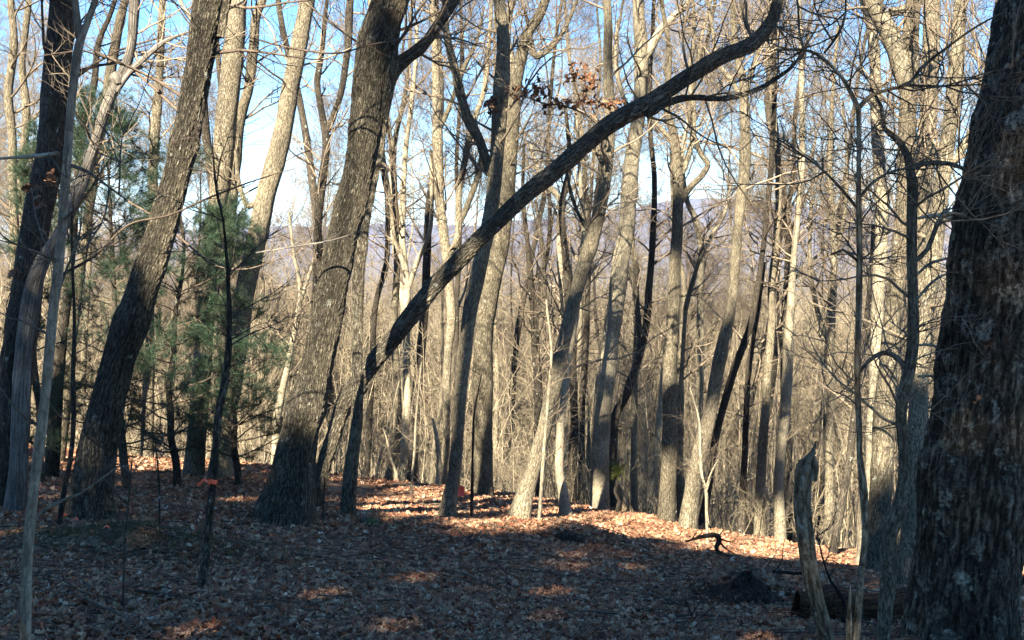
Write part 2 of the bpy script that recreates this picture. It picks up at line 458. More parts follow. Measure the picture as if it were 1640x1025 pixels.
PAL = np.array([(.40, .225, .13), (.28, .135, .08), (.48, .325, .21), (.30, .11, .056), (.165, .078, .05), (.43, .27, .16), (.55, .42, .30)])
WT = np.array([.24, .25, .09, .13, .16, .1, .03])
def scatter(n, r0, r1, seed, smin, smax, power=1.0):
    rg = np.random.default_rng(seed)
    r = r0 + (r1 - r0) * rg.uniform(0, 1, n) ** power
    az = rg.uniform(-.60, .60, n)
    x = r * np.sin(az); y = r * np.cos(az)
    # clumpy cover
    keep = rg.uniform(0, 1, n) < (.62 + .6 * vnoise(x / .7, y / .7, 21) + .3 * vnoise(x / 2.3, y / 2.3, 22))
    # bare dark soil on the mounds
    for mi, (mx, my, mr, mh, ax) in enumerate(MOUNDS[:2]):
        dd = ((x - mx) / (mr * ax)) ** 2 + ((y - my) / mr) ** 2
        keep &= (rg.uniform(0, 1, n) < np.clip(dd * .8 + .1, .3 if mi else .3, 1))
    x, y = x[keep], y[keep]
    z = ground(x, y)
    return np.stack([x, y, z], -1), rg.uniform(smin, smax, len(x)), rg
lb = Bag()
for (n, r0, r1, sd, a, b, pw) in ((95000, 3.0, 8, 1, .022, .068, 1.), (130000, 8, 15.5, 2, .035, .08, .8), (26000, 15, 24, 3, .06, .11, 1.), (5000, 24, 45, 4, .14, .2, 1.)):
    pos, sz, rg = scatter(n, r0, r1, sd, a, b, pw)
    leaf_batch(lb, pos, sz, rg, PAL, WT / WT.sum())
o = mesh_obj('leaf_litter', lb.mesh('leaf_litter', smooth=False, tint=True), M['leaf'])
tag(o, 'brown and tan fallen oak leaves covering the forest floor', 'fallen leaves', kind='stuff')

# fallen twigs
rg = np.random.default_rng(8)
n = 900
r = rg.uniform(3.5, 15.5, n); az = rg.uniform(-.55, .55, n)
st = np.stack([r * np.sin(az), r * np.cos(az), np.zeros(n)], -1)
yaw = rg.uniform(0, 2 * math.pi, n); ln = .1 + .9 * rg.uniform(0, 1, n) ** 2.2
tt = np.linspace(0, 1, 6)
pp = st[:, None, :] + np.stack([np.cos(yaw), np.sin(yaw), np.zeros(n)], -1)[:, None, :] * (ln[:, None] * tt[None])[..., None]
pp[..., :2] += np.cumsum(rg.normal(0, .012, (n, 6, 2)), 1)
pp[..., 2] = ground(pp[..., 0], pp[..., 1]) + .02 + rg.uniform(0, .03, (n, 1)) * np.sin(tt * 3)[None]
tb = Bag(); tb.tubes(pp, (rg.uniform(.002, .007, n))[:, None] * np.linspace(1, .5, 6)[None], 5)
P2, R2 = grow(pp, np.full((n, 6), .003), 2, .05, .2, rg, 4, up=0.02)
tb.tubes(P2, R2, 4)
tag(mesh_obj('twig_litter', tb.mesh('twig_litter'), M['twig_dark']), 'small fallen twigs lying among the dry leaves', 'twigs', kind='stuff')

# ------------------------------------------------------------------ traced trees
LAND = []      # (px at row 600, phrase) for describing the trees between them
def world_path(pts, Y0, Y1=None):
    """pts (px,row,width px) -> (n,4) x,y,z,r"""
    out = []
    n = len(pts)
    for k, (a, b, w) in enumerate(pts):
        Y = Y0 if Y1 is None else Y0 + (Y1 - Y0) * k / (n - 1)
        p = P(a, b, Y)
        out.append([*p, w * .5 * Y / F])
    return np.array(out)

def trunk_bag(path, sides, step, seed, lump=.05, flare=.0, cap=True, wob=.0):
    r = np.random.default_rng(seed)
    c = catmull(path, step)
    if wob > 0:
        s = np.arange(len(c)) * step
        env = np.clip(s / .6, 0, 1)
        c[:, 0] += env * wob * vnoise(s / .45, np.full(len(s), seed * 1.3), 5)
        c[:, 1] += env * wob * vnoise(s / .5, np.full(len(s), seed * 2.3), 6)
    k = int(r.integers(3, 6)); ph = r.uniform(0, 6.28)
    base_r = path[0, 3]
    def mod(th, L):
        rdg = .035 * vnoise(np.cos(th) * 5 + seed, np.sin(th) * 5 + L * .9 / max(base_r, .05) * .25, seed + 4) if base_r > .12 else 0
        m = 1 + rdg + lump * vnoise(np.cos(th) * 1.3 + 0 * L + seed, L * 3.2 + np.sin(th) * 1.3, seed) + lump * .5 * vnoise(np.cos(th) * 3 + seed + 0 * L, L * 8 + np.sin(th) * 3, seed + 1)
        if flare > 0: m = m + flare * np.exp(-L / (base_r * 2.2)) * (.25 + .75 * (.5 + .5 * np.cos(k * th + ph)) ** 2)
        return m
    b = Bag(); b.seed = seed * 1.7
    # knots: swellings in the girth along the stem
    kn = r.uniform(.15, 1, 9) * (len(c) - 1); ii = np.arange(len(c))
    for k_ in kn: c[:, 3] *= 1 + .07 * np.exp(-((ii - k_) * step / .09) ** 2)
    b.tubes(c[None, :, :3], np.maximum(c[None, :, 3], .001), sides, mod=mod, cap=cap)
    return b, c

def resample(c, n=14):
    idx = np.linspace(0, len(c) - 1, n).astype(int)
    return c[idx][None, :, :3], c[idx][None, :, 3]

def bark_twigs(paths, rg, n1, start, L1=(1.0, 2.2), n2=6, n3=4, rr=.35, sides=(5, 4, 3), rcap=.03, gn=.2, up=.12, cull=True, ang=(40, 80)):
    b = Bag()
    for (Pp, Rp), k, st in zip(paths, n1, start):
        if k <= 0: continue
        P1, R1 = grow(Pp, np.minimum(Rp, rcap / rr), k, L1[0], L1[1], rg, 8, ang, t0=st, gnarl=gn, up=up, rr=rr, rmin=.004)
        b.tubes(P1, R1, sides[0])
        P2_, R2_ = grow(P1, R1, n2, L1[0] * .35, L1[1] * .45, rg, 6, (30, 70), t0=.2, gnarl=gn * 1.2, up=up, rr=.6, rmin=.0028)
        b.tubes(P2_, R2_, sides[1])
        P3_, R3_ = grow(P2_, R2_, n3, .12, .45, rg, 5, (30, 65), t0=.2, gnarl=gn * 1.3, up=up, rr=.65, rmin=.0016)
        b.tubes(P3_, R3_, sides[2])
    return b if b.n else None

def ext_base(path, pts, Yfix):
    """carry the foot of the trunk down to the ground"""
    p0 = path[0].copy(); g = float(ground(p0[0], p0[1]))
    if p0[2] > g - .05:
        d = path[0] - path[1]; d[3] = 0
        d = d / (abs(d[2]) + 1e-6)
        q = p0 + d * (p0[2] - g + .12); q[3] = p0[3] * (1.05 if Yfix is None else 1.1)
        if abs(p0[2] - g) > .03: path = np.vstack([q[None], path])
        else: path[0] = q
    return path

def traced_tree(label, phrase, pts, Y=None, Ytop=None, mat='oak', twig='twig', limbs=(), n1=10, start=.45, name='bare_tree', cat='tree', group=None,
                hi=False, seed=1, flare=.25, lump=.06, L1=(.8, 2.0), n2=6, n3=4, wob=.01, crown=True, rcap=.015, cap=True, gn=.15, branch_mat=None, limbname='limb'):
    y0 = Y if Y else (hit(pts[0][0], min(pts[0][1], 1100)) or 15.0)
    path = world_path(pts, y0, Ytop if Ytop else y0)
    path[:, 3] *= {2: .96, True: .86}.get(hi, .95) if name != 'broken_snag' else .82
    path = ext_base(path, pts, Y)
    root = empty(name, path[0, :3])
    tag(root, label, cat, group)
    base = path[0, :3].copy()
    path[:, :3] -= base
    rad = path[:, 3].max()
    sides = 72 if hi else max(10, min(28, int(rad * 160)))
    step = .02 if hi else .07
    if hi == 2: sides, step = 170, .009
    b, c = trunk_bag(path, sides, step, seed, lump, flare, cap, wob)
    mesh_obj('trunk', b.mesh('trunk'), M[mat], root)
    rg = np.random.default_rng(seed + 100)
    paths = [resample(c)]; ns = [n1]; sts = [start]
    for lm in limbs:
        lp = world_path(lm['pts'], lm.get('Y', y0), lm.get('Y2', lm.get('Y', y0)))
        lp[:, :3] -= base
        bl, cl = trunk_bag(lp, max(8, min(20, int(lp[:, 3].max() * 200))), .06, seed + 7, .07, 0, True, wob)
        mesh_obj(limbname, bl.mesh('limb'), M[lm.get('mat', mat)], root)
        paths.append(resample(cl)); ns.append(lm.get('n', max(3, n1 // 2))); sts.append(lm.get('start', .2))
    if crown:
        tb = bark_twigs(paths, rg, [int(round(q * (1.5 if name == 'bare_tree' else 1.2))) for q in ns], sts, L1, n2, n3, rcap=rcap, gn=gn)
        if tb: mesh_obj('crown', tb.mesh('crown'), M[twig], root)
    if phrase:
        arr = np.array(pts); order = np.argsort(arr[:, 1])
        LAND.append((float(np.interp(600, arr[order, 1], arr[order, 0])), phrase))
    return root

T = traced_tree
big = T('massive lichen-spotted trunk with deep furrowed bark filling the frame edge beside the curved tree', 'huge trunk',
  [(1541, 1100, 182), (1541, 1025, 172), (1552, 850, 160), (1567, 700, 156), (1578, 600, 156), (1590, 500, 152), (1604, 380, 150), (1622, 260, 146), (1645, 150, 144), (1676, 0, 142), (1705, -130, 138), (1730, -300, 130)],
  Y=4.8, mat='oak_near', twig='twig_dark', hi=2, seed=3, lump=.05, n1=4, start=.93, wob=.004)
T('thick furrowed grey oak whose flared base grips the slope, in front of the leaning trunk', 'thick flared oak',
  [(455, 838, 112), (461, 805, 96), (468, 769, 82), (478, 708, 70), (503, 606, 61), (523, 507, 59), (550, 380, 56), (578, 254, 56), (595, 101, 64), (627, 0, 68), (662, -110, 58), (700, -260, 48)],
  mat='oak_mid', hi=1, seed=5, flare=.3, n1=12, start=.75, lump=.07,
  limbs=[dict(pts=[(612, 190, 18), (622, 130, 22), (628, 70, 22), (640, 0, 16), (650, -90, 12)], n=4)])
T('slender grey tree with a sunlit fork, standing just behind the thick flared oak', 'forked grey tree',
  [(557, 824, 27), (562, 765, 25), (571, 655, 20), (572, 505, 20), (576, 400, 22), (588, 320, 24), (605, 210, 31), (622, 130, 27), (645, 100, 20), (674, 76, 18), (700, 40, 17), (727, 0, 16), (765, -80, 14), (800, -200, 10)],
  seed=7, n1=8, start=.7, mat='oak_mid', limbs=[dict(pts=[(615, 170, 14), (612, 80, 13), (600, 0, 10), (590, -100, 8)], n=4)])
T('long trunk leaning diagonally across the wood at forty five degrees', 'diagonal leaning trunk',
  [(508, 800, 26), (520, 740, 27), (532, 705, 28), (555, 640, 31), (597, 582, 33), (640, 528, 34), (689, 466, 33), (755, 395, 30), (800, 352, 30), (840, 315, 31), (901, 264, 31), (972, 203, 33), (1043, 162, 31), (1104, 122, 29), (1155, 91, 29), (1205, 70, 27), (1235, 34, 24), (1246, 0, 20), (1262, -70, 17), (1300, -180, 12)],
  Y=10.6, Ytop=10.0, mat='oak_mid', seed=9, n1=7, start=.6, flare=.3, wob=.006, hi=1,
  limbs=[dict(pts=[(1035, 185, 15), (1065, 166, 12), (1105, 156, 9), (1160, 158, 9), (1205, 147, 9), (1240, 128, 7), (1275, 100, 5), (1310, 40, 4)], Y=10.2, n=8),
         dict(pts=[(600, 590, 15), (560, 655, 13), (535, 690, 12), (525, 720, 12)], Y=10.8, n=0)])
T('dark shaded slender tree with a sunlit edge at its foot, beside a pink survey flag', 'flagged tree',
  [(716, 832, 32), (720, 800, 26), (727, 759, 22), (735, 657, 21), (744, 581, 22), (752, 505, 24), (768, 430, 25), (784, 355, 24), (795, 254, 23), (802, 152, 26), (806, 70, 22), (800, 0, 19), (795, -90, 17), (800, -220, 12)],
  mat='oak', seed=11, n1=9, start=.5,
  limbs=[dict(pts=[(786, 280, 16), (768, 225, 16), (750, 188, 15), (738, 150, 14), (730, 117, 14), (716, 60, 11), (712, 0, 8), (700, -70, 6)], n=8)])
T('thicker twin behind the tree by the pink flag, black shadow at its foot', 'shadow-footed twin',
  [(775, 800, 34), (775, 759, 29), (772, 657, 33), (778, 505, 32), (800, 405, 28), (813, 300, 26), (820, 190, 24), (828, 120, 21), (845, 55, 18), (866, 20, 16), (885, -40, 12), (900, -120, 9)],
  Y=14.0, mat='oak', seed=13, n1=9, start=.55, limbs=[dict(pts=[(826, 130, 14), (812, 60, 12), (818, 0, 9), (830, -80, 7)], n=6), dict(pts=[(846, 55, 12), (860, 90, 10), (895, 60, 7), (925, 0, 5)], n=5)])
T('curving tree, sunlit at its leaning foot and dark where the diagonal trunk crosses it', 'crossed curving tree',
  [(832, 830, 40), (842, 790, 30), (853, 759, 26), (879, 657, 25), (896, 581, 25), (914, 505, 23), (927, 456, 24), (950, 380, 23), (967, 304, 19), (977, 203, 18), (974, 101, 16), (971, 0, 13), (968, -70, 11), (960, -200, 8)],
  mat='oak', seed=15, n1=8, start=.5, limbs=[dict(pts=[(966, 262, 10), (957, 240, 10), (952, 225, 9), (946, 205, 4)], n=2), dict(pts=[(952, 380, 8), (930, 350, 6), (915, 310, 5), (905, 260, 3)], n=4)])
T('thin pale curved trunk close behind the crossed curving tree', 'thin pale curved trunk',
  [(906, 826, 24), (902, 795, 18), (896, 759, 15), (898, 700, 14), (903, 640, 13), (913, 560, 11), (925, 480, 10), (935, 400, 9), (930, 300, 7), (922, 180, 5)], seed=17, mat='pale', n1=9, start=.4)
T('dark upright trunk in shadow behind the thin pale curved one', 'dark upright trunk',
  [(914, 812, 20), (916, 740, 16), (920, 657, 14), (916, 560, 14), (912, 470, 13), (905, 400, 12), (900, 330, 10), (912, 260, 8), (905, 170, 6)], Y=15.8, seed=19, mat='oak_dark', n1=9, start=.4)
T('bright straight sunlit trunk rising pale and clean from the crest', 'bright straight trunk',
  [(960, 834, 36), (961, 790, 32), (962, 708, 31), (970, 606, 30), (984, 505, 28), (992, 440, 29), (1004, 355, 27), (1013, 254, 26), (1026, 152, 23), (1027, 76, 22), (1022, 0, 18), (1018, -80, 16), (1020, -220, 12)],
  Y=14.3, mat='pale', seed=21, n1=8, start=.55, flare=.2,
  limbs=[dict(pts=[(1026, 100, 16), (1040, 80, 14), (1060, 45, 12), (1100, 5, 10), (1130, -50, 7)], n=6), dict(pts=[(1020, 190, 10), (1000, 160, 7), (985, 100, 6), (990, 30, 4)], n=4)])
T('dark bent slim tree emerging from behind the bright straight trunk', 'dark bent slim tree',
  [(985, 840, 15), (981, 740, 15), (984, 672, 16), (1003, 632, 15), (1023, 571, 14), (1036, 505, 13), (1045, 400, 11), (1048, 300, 9), (1040, 180, 8), (1048, 0, 6), (1050, -90, 4)], Y=15.5, seed=23, mat='oak_dark', n1=10, start=.35,
  limbs=[dict(pts=[(1025, 560, 9), (1022, 500, 8), (1012, 440, 8), (995, 415, 7), (985, 400, 4)], n=2)])
T('short broken snag leaning against the crest at the foot of the bright straight trunk', None,
  [(1012, 846, 22), (1003, 815, 19), (993, 790, 15), (986, 772, 7)], Y=14.6, mat='snag', name='broken_snag', cat='snag', seed=25, crown=False)
T('dark and sunlit trunk that forks into a crooked elbow limb high up', 'elbow-limbed trunk',
  [(1066, 852, 30), (1069, 790, 27), (1072, 708, 26), (1073, 606, 24), (1076, 530, 22), (1080, 456, 20), (1084, 355, 18), (1086, 284, 18), (1079, 215, 15), (1068, 170, 12), (1072, 90, 9), (1060, 0, 7), (1055, -80, 5)],
  Y=14.2, mat='oak', seed=27, n1=8, start=.5,
  limbs=[dict(pts=[(1088, 325, 12), (1105, 300, 11), (1125, 280, 10), (1134, 262, 9), (1122, 243, 9), (1108, 200, 8), (1106, 150, 8), (1122, 100, 7), (1138, 40, 6), (1150, -40, 4)], n=8),
         dict(pts=[(1086, 284, 11), (1098, 262, 10), (1108, 225, 9), (1112, 180, 8), (1104, 120, 7), (1112, 50, 6), (1108, -30, 4)], n=8),
         dict(pts=[(1082, 230, 9), (1062, 210, 7), (1045, 190, 5), (1035, 160, 4)], n=3)])
T('slim dark trunk tight against the back of the elbow-limbed trunk', 'slim elbow-side trunk',
  [(1092, 850, 17), (1090, 780, 15), (1087, 708, 15), (1090, 606, 12), (1095, 520, 10), (1104, 470, 8), (1125, 400, 6)], Y=15.2, mat='oak', seed=29, n1=8, start=.4)
T('sunlit trunk sweeping upward with dark shadow bands near the elbow-limbed trunk', 'sweeping banded trunk',
  [(1100, 862, 34), (1105, 810, 28), (1113, 759, 25), (1125, 705, 23), (1138, 657, 22), (1146, 606, 21), (1156, 556, 20), (1168, 505, 17), (1175, 456, 16), (1183, 355, 16), (1193, 254, 19), (1193, 190, 17), (1190, 140, 14), (1180, 80, 11), (1172, 0, 9), (1165, -100, 7)],
  Y=13.8, mat='oak', seed=31, n1=8, start=.55, limbs=[dict(pts=[(1192, 165, 10), (1172, 130, 8), (1150, 100, 6), (1140, 40, 5), (1128, -30, 4)], n=6), dict(pts=[(1192, 160, 10), (1205, 110, 8), (1225, 60, 7), (1250, 10, 5)], n=5)])
T('darker slim tree crossing behind the sweeping banded trunk', 'dark slim crossing tree',
  [(1122, 850, 17), (1137, 759, 14), (1146, 700, 13), (1163, 632, 13), (1179, 581, 13), (1192, 550, 12), (1206, 505, 11), (1216, 440, 9), (1232, 300, 9), (1240, 150, 8), (1235, 0, 6), (1230, -80, 4)], Y=14.8, mat='oak_dark', seed=33, n1=10, start=.4)
T('narrow shadowed pole tree next to the dark slim crossing tree', 'narrow shadowed pole tree',
  [(1186, 870, 15), (1190, 790, 12), (1194, 708, 11), (1198, 606, 10), (1204, 560, 9), (1214, 500, 7), (1225, 420, 5)], Y=15.8, mat='oak_dark', seed=35, n1=8, start=.35)
T('grey trunk with a gentle bow, first of the close pair beyond the mound', 'bowed grey pair trunk',
  [(1216, 885, 22), (1218, 759, 17), (1225, 657, 14), (1233, 556, 13), (1236, 505, 12), (1235, 456, 12), (1243, 380, 11), (1248, 304, 11), (1244, 230, 10), (1238, 167, 9), (1228, 80, 7), (1232, 0, 5)], Y=15.5, seed=37, n1=9, start=.45)
T('straighter sunlit trunk, second of the close pair beyond the mound', 'straight pair trunk',
  [(1250, 885, 22), (1248, 759, 17), (1258, 657, 17), (1262, 556, 17), (1265, 505, 14), (1268, 460, 12), (1272, 406, 10), (1280, 320, 10), (1284, 254, 10), (1284, 152, 9), (1280, 0, 6), (1278, -80, 4)], Y=15.2, mat='pale', seed=39, n1=9, start=.45)
T('broken leaning snag with peeling mossy wood and a splintered top', None,
  [(1334, 1070, 32), (1324, 1025, 29), (1301, 936, 27), (1291, 860, 29), (1288, 809, 28), (1290, 765, 29), (1292, 748, 27), (1296, 740, 20), (1305, 724, 9), (1309, 708, 3)],
  limbs=[dict(pts=[(1290, 775, 12), (1284, 752, 9), (1281, 736, 3)], n=0), dict(pts=[(1302, 770, 10), (1306, 745, 6), (1304, 730, 2)], n=0), dict(pts=[(1296, 850, 5), (1284, 835, 4), (1274, 829, 2)], n=0)], limbname='splinter', mat='snag', name='broken_snag', cat='snag', hi=1, seed=41, crown=False, flare=.2, lump=.22)
T('short splintered stub beside the brown sapling', None,
  [(1359, 1060, 10), (1359, 1025, 9), (1361, 970, 7), (1363, 938, 2)], mat='snag', name='broken_snag', cat='snag', seed=43, crown=False, flare=.1)
T('slim brown sapling with two long arching boughs spreading from its top fork', 'slim brown sapling',
  [(1368, 1060, 14), (1371, 1025, 13), (1379, 921, 11), (1386, 860, 12), (1384, 789, 14), (1377, 730, 10), (1376, 690, 9), (1373, 606, 10), (1375, 505, 9), (1377, 406, 9), (1376, 300, 8), (1376, 220, 8), (1375, 170, 9)],
  Y=hit(1368,1060), mat='snag', twig='twig', name='sapling', cat='sapling', seed=45, n1=7, start=.4, L1=(.2, .6), n2=4, n3=3, wob=.003, rcap=.006, lump=.08,
  limbs=[dict(pts=[(1375, 175, 8), (1358, 140, 6), (1338, 112, 5), (1310, 88, 5), (1285, 80, 4), (1240, 80, 3)], n=5),
         dict(pts=[(1288, 82, 4), (1280, 50, 3), (1278, 10, 3), (1270, -40, 2)], n=3),
         dict(pts=[(1320, 85, 3), (1342, 55, 4), (1354, 20, 3), (1352, -40, 2)], n=3),
         dict(pts=[(1376, 172, 8), (1395, 153, 6), (1425, 143, 5), (1455, 135, 5), (1475, 110, 5), (1505, 85, 4), (1560, 45, 3), (1605, 20, 2)], n=5),
         dict(pts=[(1452, 136, 4), (1500, 138, 3), (1580, 135, 2)], n=3),
         dict(pts=[(1374, 335, 5), (1345, 300, 4), (1305, 262, 3), (1245, 222, 2)], n=4),
         dict(pts=[(1378, 315, 5), (1395, 295, 4), (1420, 278, 3), (1455, 268, 2)], n=3),
         dict(pts=[(1376, 420, 4), (1350, 400, 3), (1330, 408, 2)], n=2)])
T('crooked snaking tree with a bulging bend, between the brown sapling and the massive trunk', 'crooked snaking tree',
  [(1412, 1070, 26), (1416, 1000, 24), (1423, 910, 26), (1424, 860, 24), (1438, 825, 28), (1449, 780, 22), (1449, 740, 17), (1444, 657, 17), (1454, 605, 20), (1461, 560, 20), (1461, 500, 18), (1460, 420, 17), (1461, 350, 16), (1461, 290, 15), (1452, 245, 12), (1436, 222, 10), (1418, 207, 8), (1412, 170, 6), (1395, 140, 4)],
  Y=hit(1412,1045), mat='oak', seed=47, n1=8, start=.35, lump=.12, wob=.004, L1=(.4, 1.0), rcap=.01,
  limbs=[dict(pts=[(1454, 600, 8), (1440, 575, 7), (1415, 565, 6), (1390, 580, 5), (1370, 605, 3)], n=4),
         dict(pts=[(1461, 270, 8), (1480, 262, 6), (1520, 262, 5), (1555, 275, 4)], n=3),
         dict(pts=[(1462, 420, 8), (1485, 400, 6), (1510, 345, 6), (1545, 345, 5)], n=3)])
T('tall straight sunlit trunk behind the crooked snaking tree', 'tall sunlit trunk',
  [(1395, 935, 46), (1402, 870, 41), (1412, 759, 40), (1417, 657, 39), (1428, 530, 36), (1438, 456, 31), (1449, 304, 31), (1455, 152, 32), (1463, 0, 28), (1468, -100, 26), (1472, -250, 20)],
  Y=10.5, mat='oak', seed=49, n1=10, start=.5, hi=1,
  limbs=[dict(pts=[(1455, 150, 26), (1440, 95, 29), (1425, 55, 27), (1405, 20, 24), (1385, -30, 20), (1370, -100, 15)], mat='pale', n=6),
         dict(pts=[(1425, 20, 14), (1450, 15, 13), (1475, 0, 12), (1500, -40, 9)], n=3)])
T('slimmer pale trunk squeezed beside the tall straight sunlit trunk', 'slimmer pale neighbour',
  [(1382, 905, 26), (1390, 830, 24), (1395, 759, 22), (1402, 606, 22), (1408, 456, 22), (1412, 330, 22), (1406, 220, 20), (1403, 152, 19), (1396, 51, 17), (1376, -20, 13), (1360, -100, 9)], Y=12.0, mat='pale', seed=51, n1=8, start=.55)
T('rough grey tree with a high crook, between tall straight sunlit trunk and massive trunk', 'rough crooked grey tree',
  [(1452, 960, 44), (1460, 850, 38), (1468, 700, 36), (1474, 600, 35), (1479, 507, 34), (1489, 431, 34), (1499, 355, 31), (1513, 254, 27), (1524, 178, 27), (1532, 101, 25), (1537, 0, 22), (1545, -100, 20), (1550, -220, 14)],
  Y=8.8, mat='oak', seed=53, n1=12, start=.35, hi=1, limbs=[dict(pts=[(1508, 290, 13), (1540, 240, 12), (1565, 190, 10), (1590, 120, 8), (1605, 40, 6)], n=6)])
T('grey trunk showing only high up between the tall straight trunk and the rough crooked tree', 'high grey trunk',
  [(1445, 920, 36), (1455, 750, 32), (1465, 560, 30), (1478, 400, 28), (1482, 250, 28), (1490, 101, 29), (1492, 0, 27), (1490, -120, 22), (1480, -250, 15)], Y=11.5, mat='oak', seed=55, n1=9, start=.45)
# left side
T('pale smooth-barked sapling standing alone in front of the dark trunks', 'pale smooth sapling',
  [(40, 1090, 22), (41, 1025, 20), (43, 911, 20), (50, 820, 19), (55, 770, 18), (63, 708, 18), (72, 632, 17), (84, 505, 16), (94, 431, 17), (107, 279, 16), (114, 178, 15), (125, 80, 15), (138, 40, 12), (152, 0, 11), (175, -80, 9), (200, -220, 5)],
  Y=hit(40,1060), mat='smooth', twig='twig', name='sapling', cat='sapling', hi=1, seed=57, n1=6, start=.3, L1=(.3, .9), n2=4, n3=3, wob=.002, lump=.03, rcap=.007, flare=.1,
  limbs=[dict(pts=[(127, 62, 11), (123, 30, 9), (120, 0, 9), (112, -80, 7)], n=3),
         dict(pts=[(62, 825, 4), (92, 805, 4), (130, 790, 3), (165, 765, 3), (192, 745, 1.5)], n=0, mat='pale'),
         dict(pts=[(95, 245, 5), (60, 250, 5), (25, 252, 4), (-20, 256, 3)], n=1),
         dict(pts=[(105, 262, 5), (140, 275, 4), (175, 300, 3), (205, 322, 2)], n=2)])
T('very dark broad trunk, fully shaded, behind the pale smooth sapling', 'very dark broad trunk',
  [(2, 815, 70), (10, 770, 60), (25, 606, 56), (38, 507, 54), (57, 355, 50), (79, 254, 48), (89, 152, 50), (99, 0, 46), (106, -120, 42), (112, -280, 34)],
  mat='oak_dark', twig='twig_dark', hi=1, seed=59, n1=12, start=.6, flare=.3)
T('weathered grey dead tree with a knot hole and forked top, crossing behind the pale sapling', 'weathered dead tree',
  [(26, 800, 34), (30, 730, 30), (36, 600, 28), (46, 500, 28), (62, 430, 26), (95, 375, 20), (127, 304, 20), (157, 213, 18), (183, 142, 17), (203, 101, 15), (212, 61, 15), (216, 0, 18), (222, -90, 14), (230, -200, 8)],
  Y=8.3, mat='dead', seed=61, n1=7, start=.45, wob=.006, lump=.1, L1=(.5, 1.2), rcap=.01,
  limbs=[dict(pts=[(186, 146, 11), (205, 118, 10), (228, 96, 9), (262, 68, 6), (304, 50, 3)], n=4),
         dict(pts=[(190, 135, 15), (187, 122, 15), (185, 117, 13)], n=0)], limbname='stub')
T('big leaning oak with scaly bark and sun patches, in front of the pine saplings', 'scaly leaning oak',
  [(146, 832, 86), (145, 809, 74), (160, 708, 66), (185, 606, 59), (215, 505, 59), (248, 406, 53), (278, 304, 48), (301, 203, 49), (320, 101, 50), (336, 0, 53), (352, -110, 46), (372, -260, 36)],
  mat='oak_mid', twig='twig_dark', hi=1, seed=63, n1=9, start=.6, flare=.3,
  limbs=[dict(pts=[(352, 60, 16), (358, 20, 16), (372, -40, 13), (385, -120, 9)], n=3),
         dict(pts=[(322, 80, 8), (310, 35, 7), (292, 8, 6), (280, -30, 4)], mat='dead', n=2)])
T('brightly sunlit pale trunk rising behind the pines, next to the scaly leaning oak', 'bright pine-side trunk',
  [(308, 770, 34), (315, 700, 32), (325, 560, 30), (337, 406, 27), (352, 304, 32), (361, 203, 36), (372, 101, 34), (382, 0, 29), (392, -100, 26), (400, -250, 18)], Y=13.0, mat='oak', seed=65, n1=8, start=.55)
T('dark curving tree hugging the bright trunk behind the pines', 'dark curving tree',
  [(345, 760, 20), (350, 650, 18), (358, 500, 18), (366, 380, 17), (378, 250, 18), (385, 190, 18), (398, 140, 17), (407, 80, 17), (410, 30, 15), (425, -10, 12), (445, -90, 8)], Y=13.8, mat='oak', seed=67, n1=9, start=.45)
T('sunlit leaning trunk with a dark shadow band, between the pines and the thick flared oak', 'banded leaning trunk',
  [(352, 762, 38), (362, 680, 34), (376, 580, 34), (392, 470, 33), (412, 380, 33), (428, 304, 32), (445, 240, 30), (463, 152, 29), (473, 101, 28), (492, 0, 24), (508, -90, 20), (525, -220, 14)], Y=13.0, mat='oak', seed=69, n1=7, start=.6,
  limbs=[dict(pts=[(430, 300, 12), (400, 330, 8), (385, 300, 7), (378, 240, 5)], n=3)])
T('upright brown tree seen above the pine tops beyond the dead tree', 'brown tree above pines',
  [(236, 745, 22), (238, 600, 19), (240, 450, 17), (245, 300, 16), (249, 203, 16), (256, 101, 13), (261, 0, 11), (266, -90, 8)], Y=14.5, mat='oak', seed=71, n1=9, start=.45)
T('tan slanting tree partly hidden behind the weathered dead tree', 'tan slanting tree',
  [(92, 745, 22), (105, 650, 19), (120, 500, 17), (140, 350, 15), (160, 220, 16), (172, 140, 17), (187, 60, 16), (200, 0, 12), (212, -80, 9)], Y=13.2, mat='oak', seed=73, n1=8, start=.5)
T('crooked dark tree between the very dark broad trunk and the weathered dead tree', 'crooked dark left tree',
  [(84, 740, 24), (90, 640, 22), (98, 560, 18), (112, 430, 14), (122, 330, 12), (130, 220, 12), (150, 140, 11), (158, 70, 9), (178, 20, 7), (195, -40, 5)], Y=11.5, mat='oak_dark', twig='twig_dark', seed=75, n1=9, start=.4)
T('narrow twisting tree at the frame edge, beyond the very dark broad trunk', 'edge twisting tree',
  [(10, 745, 20), (14, 560, 17), (22, 400, 15), (20, 250, 14), (14, 150, 14), (22, 60, 12), (18, 0, 11), (22, -80, 8)], Y=12.5, mat='oak', seed=77, n1=9, start=.4)
T('slim tree close beside the edge twisting tree, lit on its upper bends', 'bending edge tree',
  [(30, 745, 17), (32, 560, 16), (34, 400, 14), (34, 280, 13), (42, 180, 13), (36, 100, 11), (46, 0, 10), (50, -80, 7)], Y=13.5, mat='oak', seed=79, n1=9, start=.4)
T('shaded sapling wrapped with orange flagging tape near its foot', 'taped shaded sapling',
  [(324, 945, 17), (329, 900, 15), (335, 835, 13), (341, 779, 12), (350, 672, 12), (362, 610, 12), (366, 560, 10), (367, 505, 8), (364, 430, 6), (357, 355, 3), (346, 304, 2.5), (340, 218, 1.5)],
  mat='oak_mid', twig='twig_dark', name='sapling', cat='sapling', seed=81, n1=11, start=.35, L1=(.25, .8), n2=4, n3=3, rcap=.005, wob=.004)
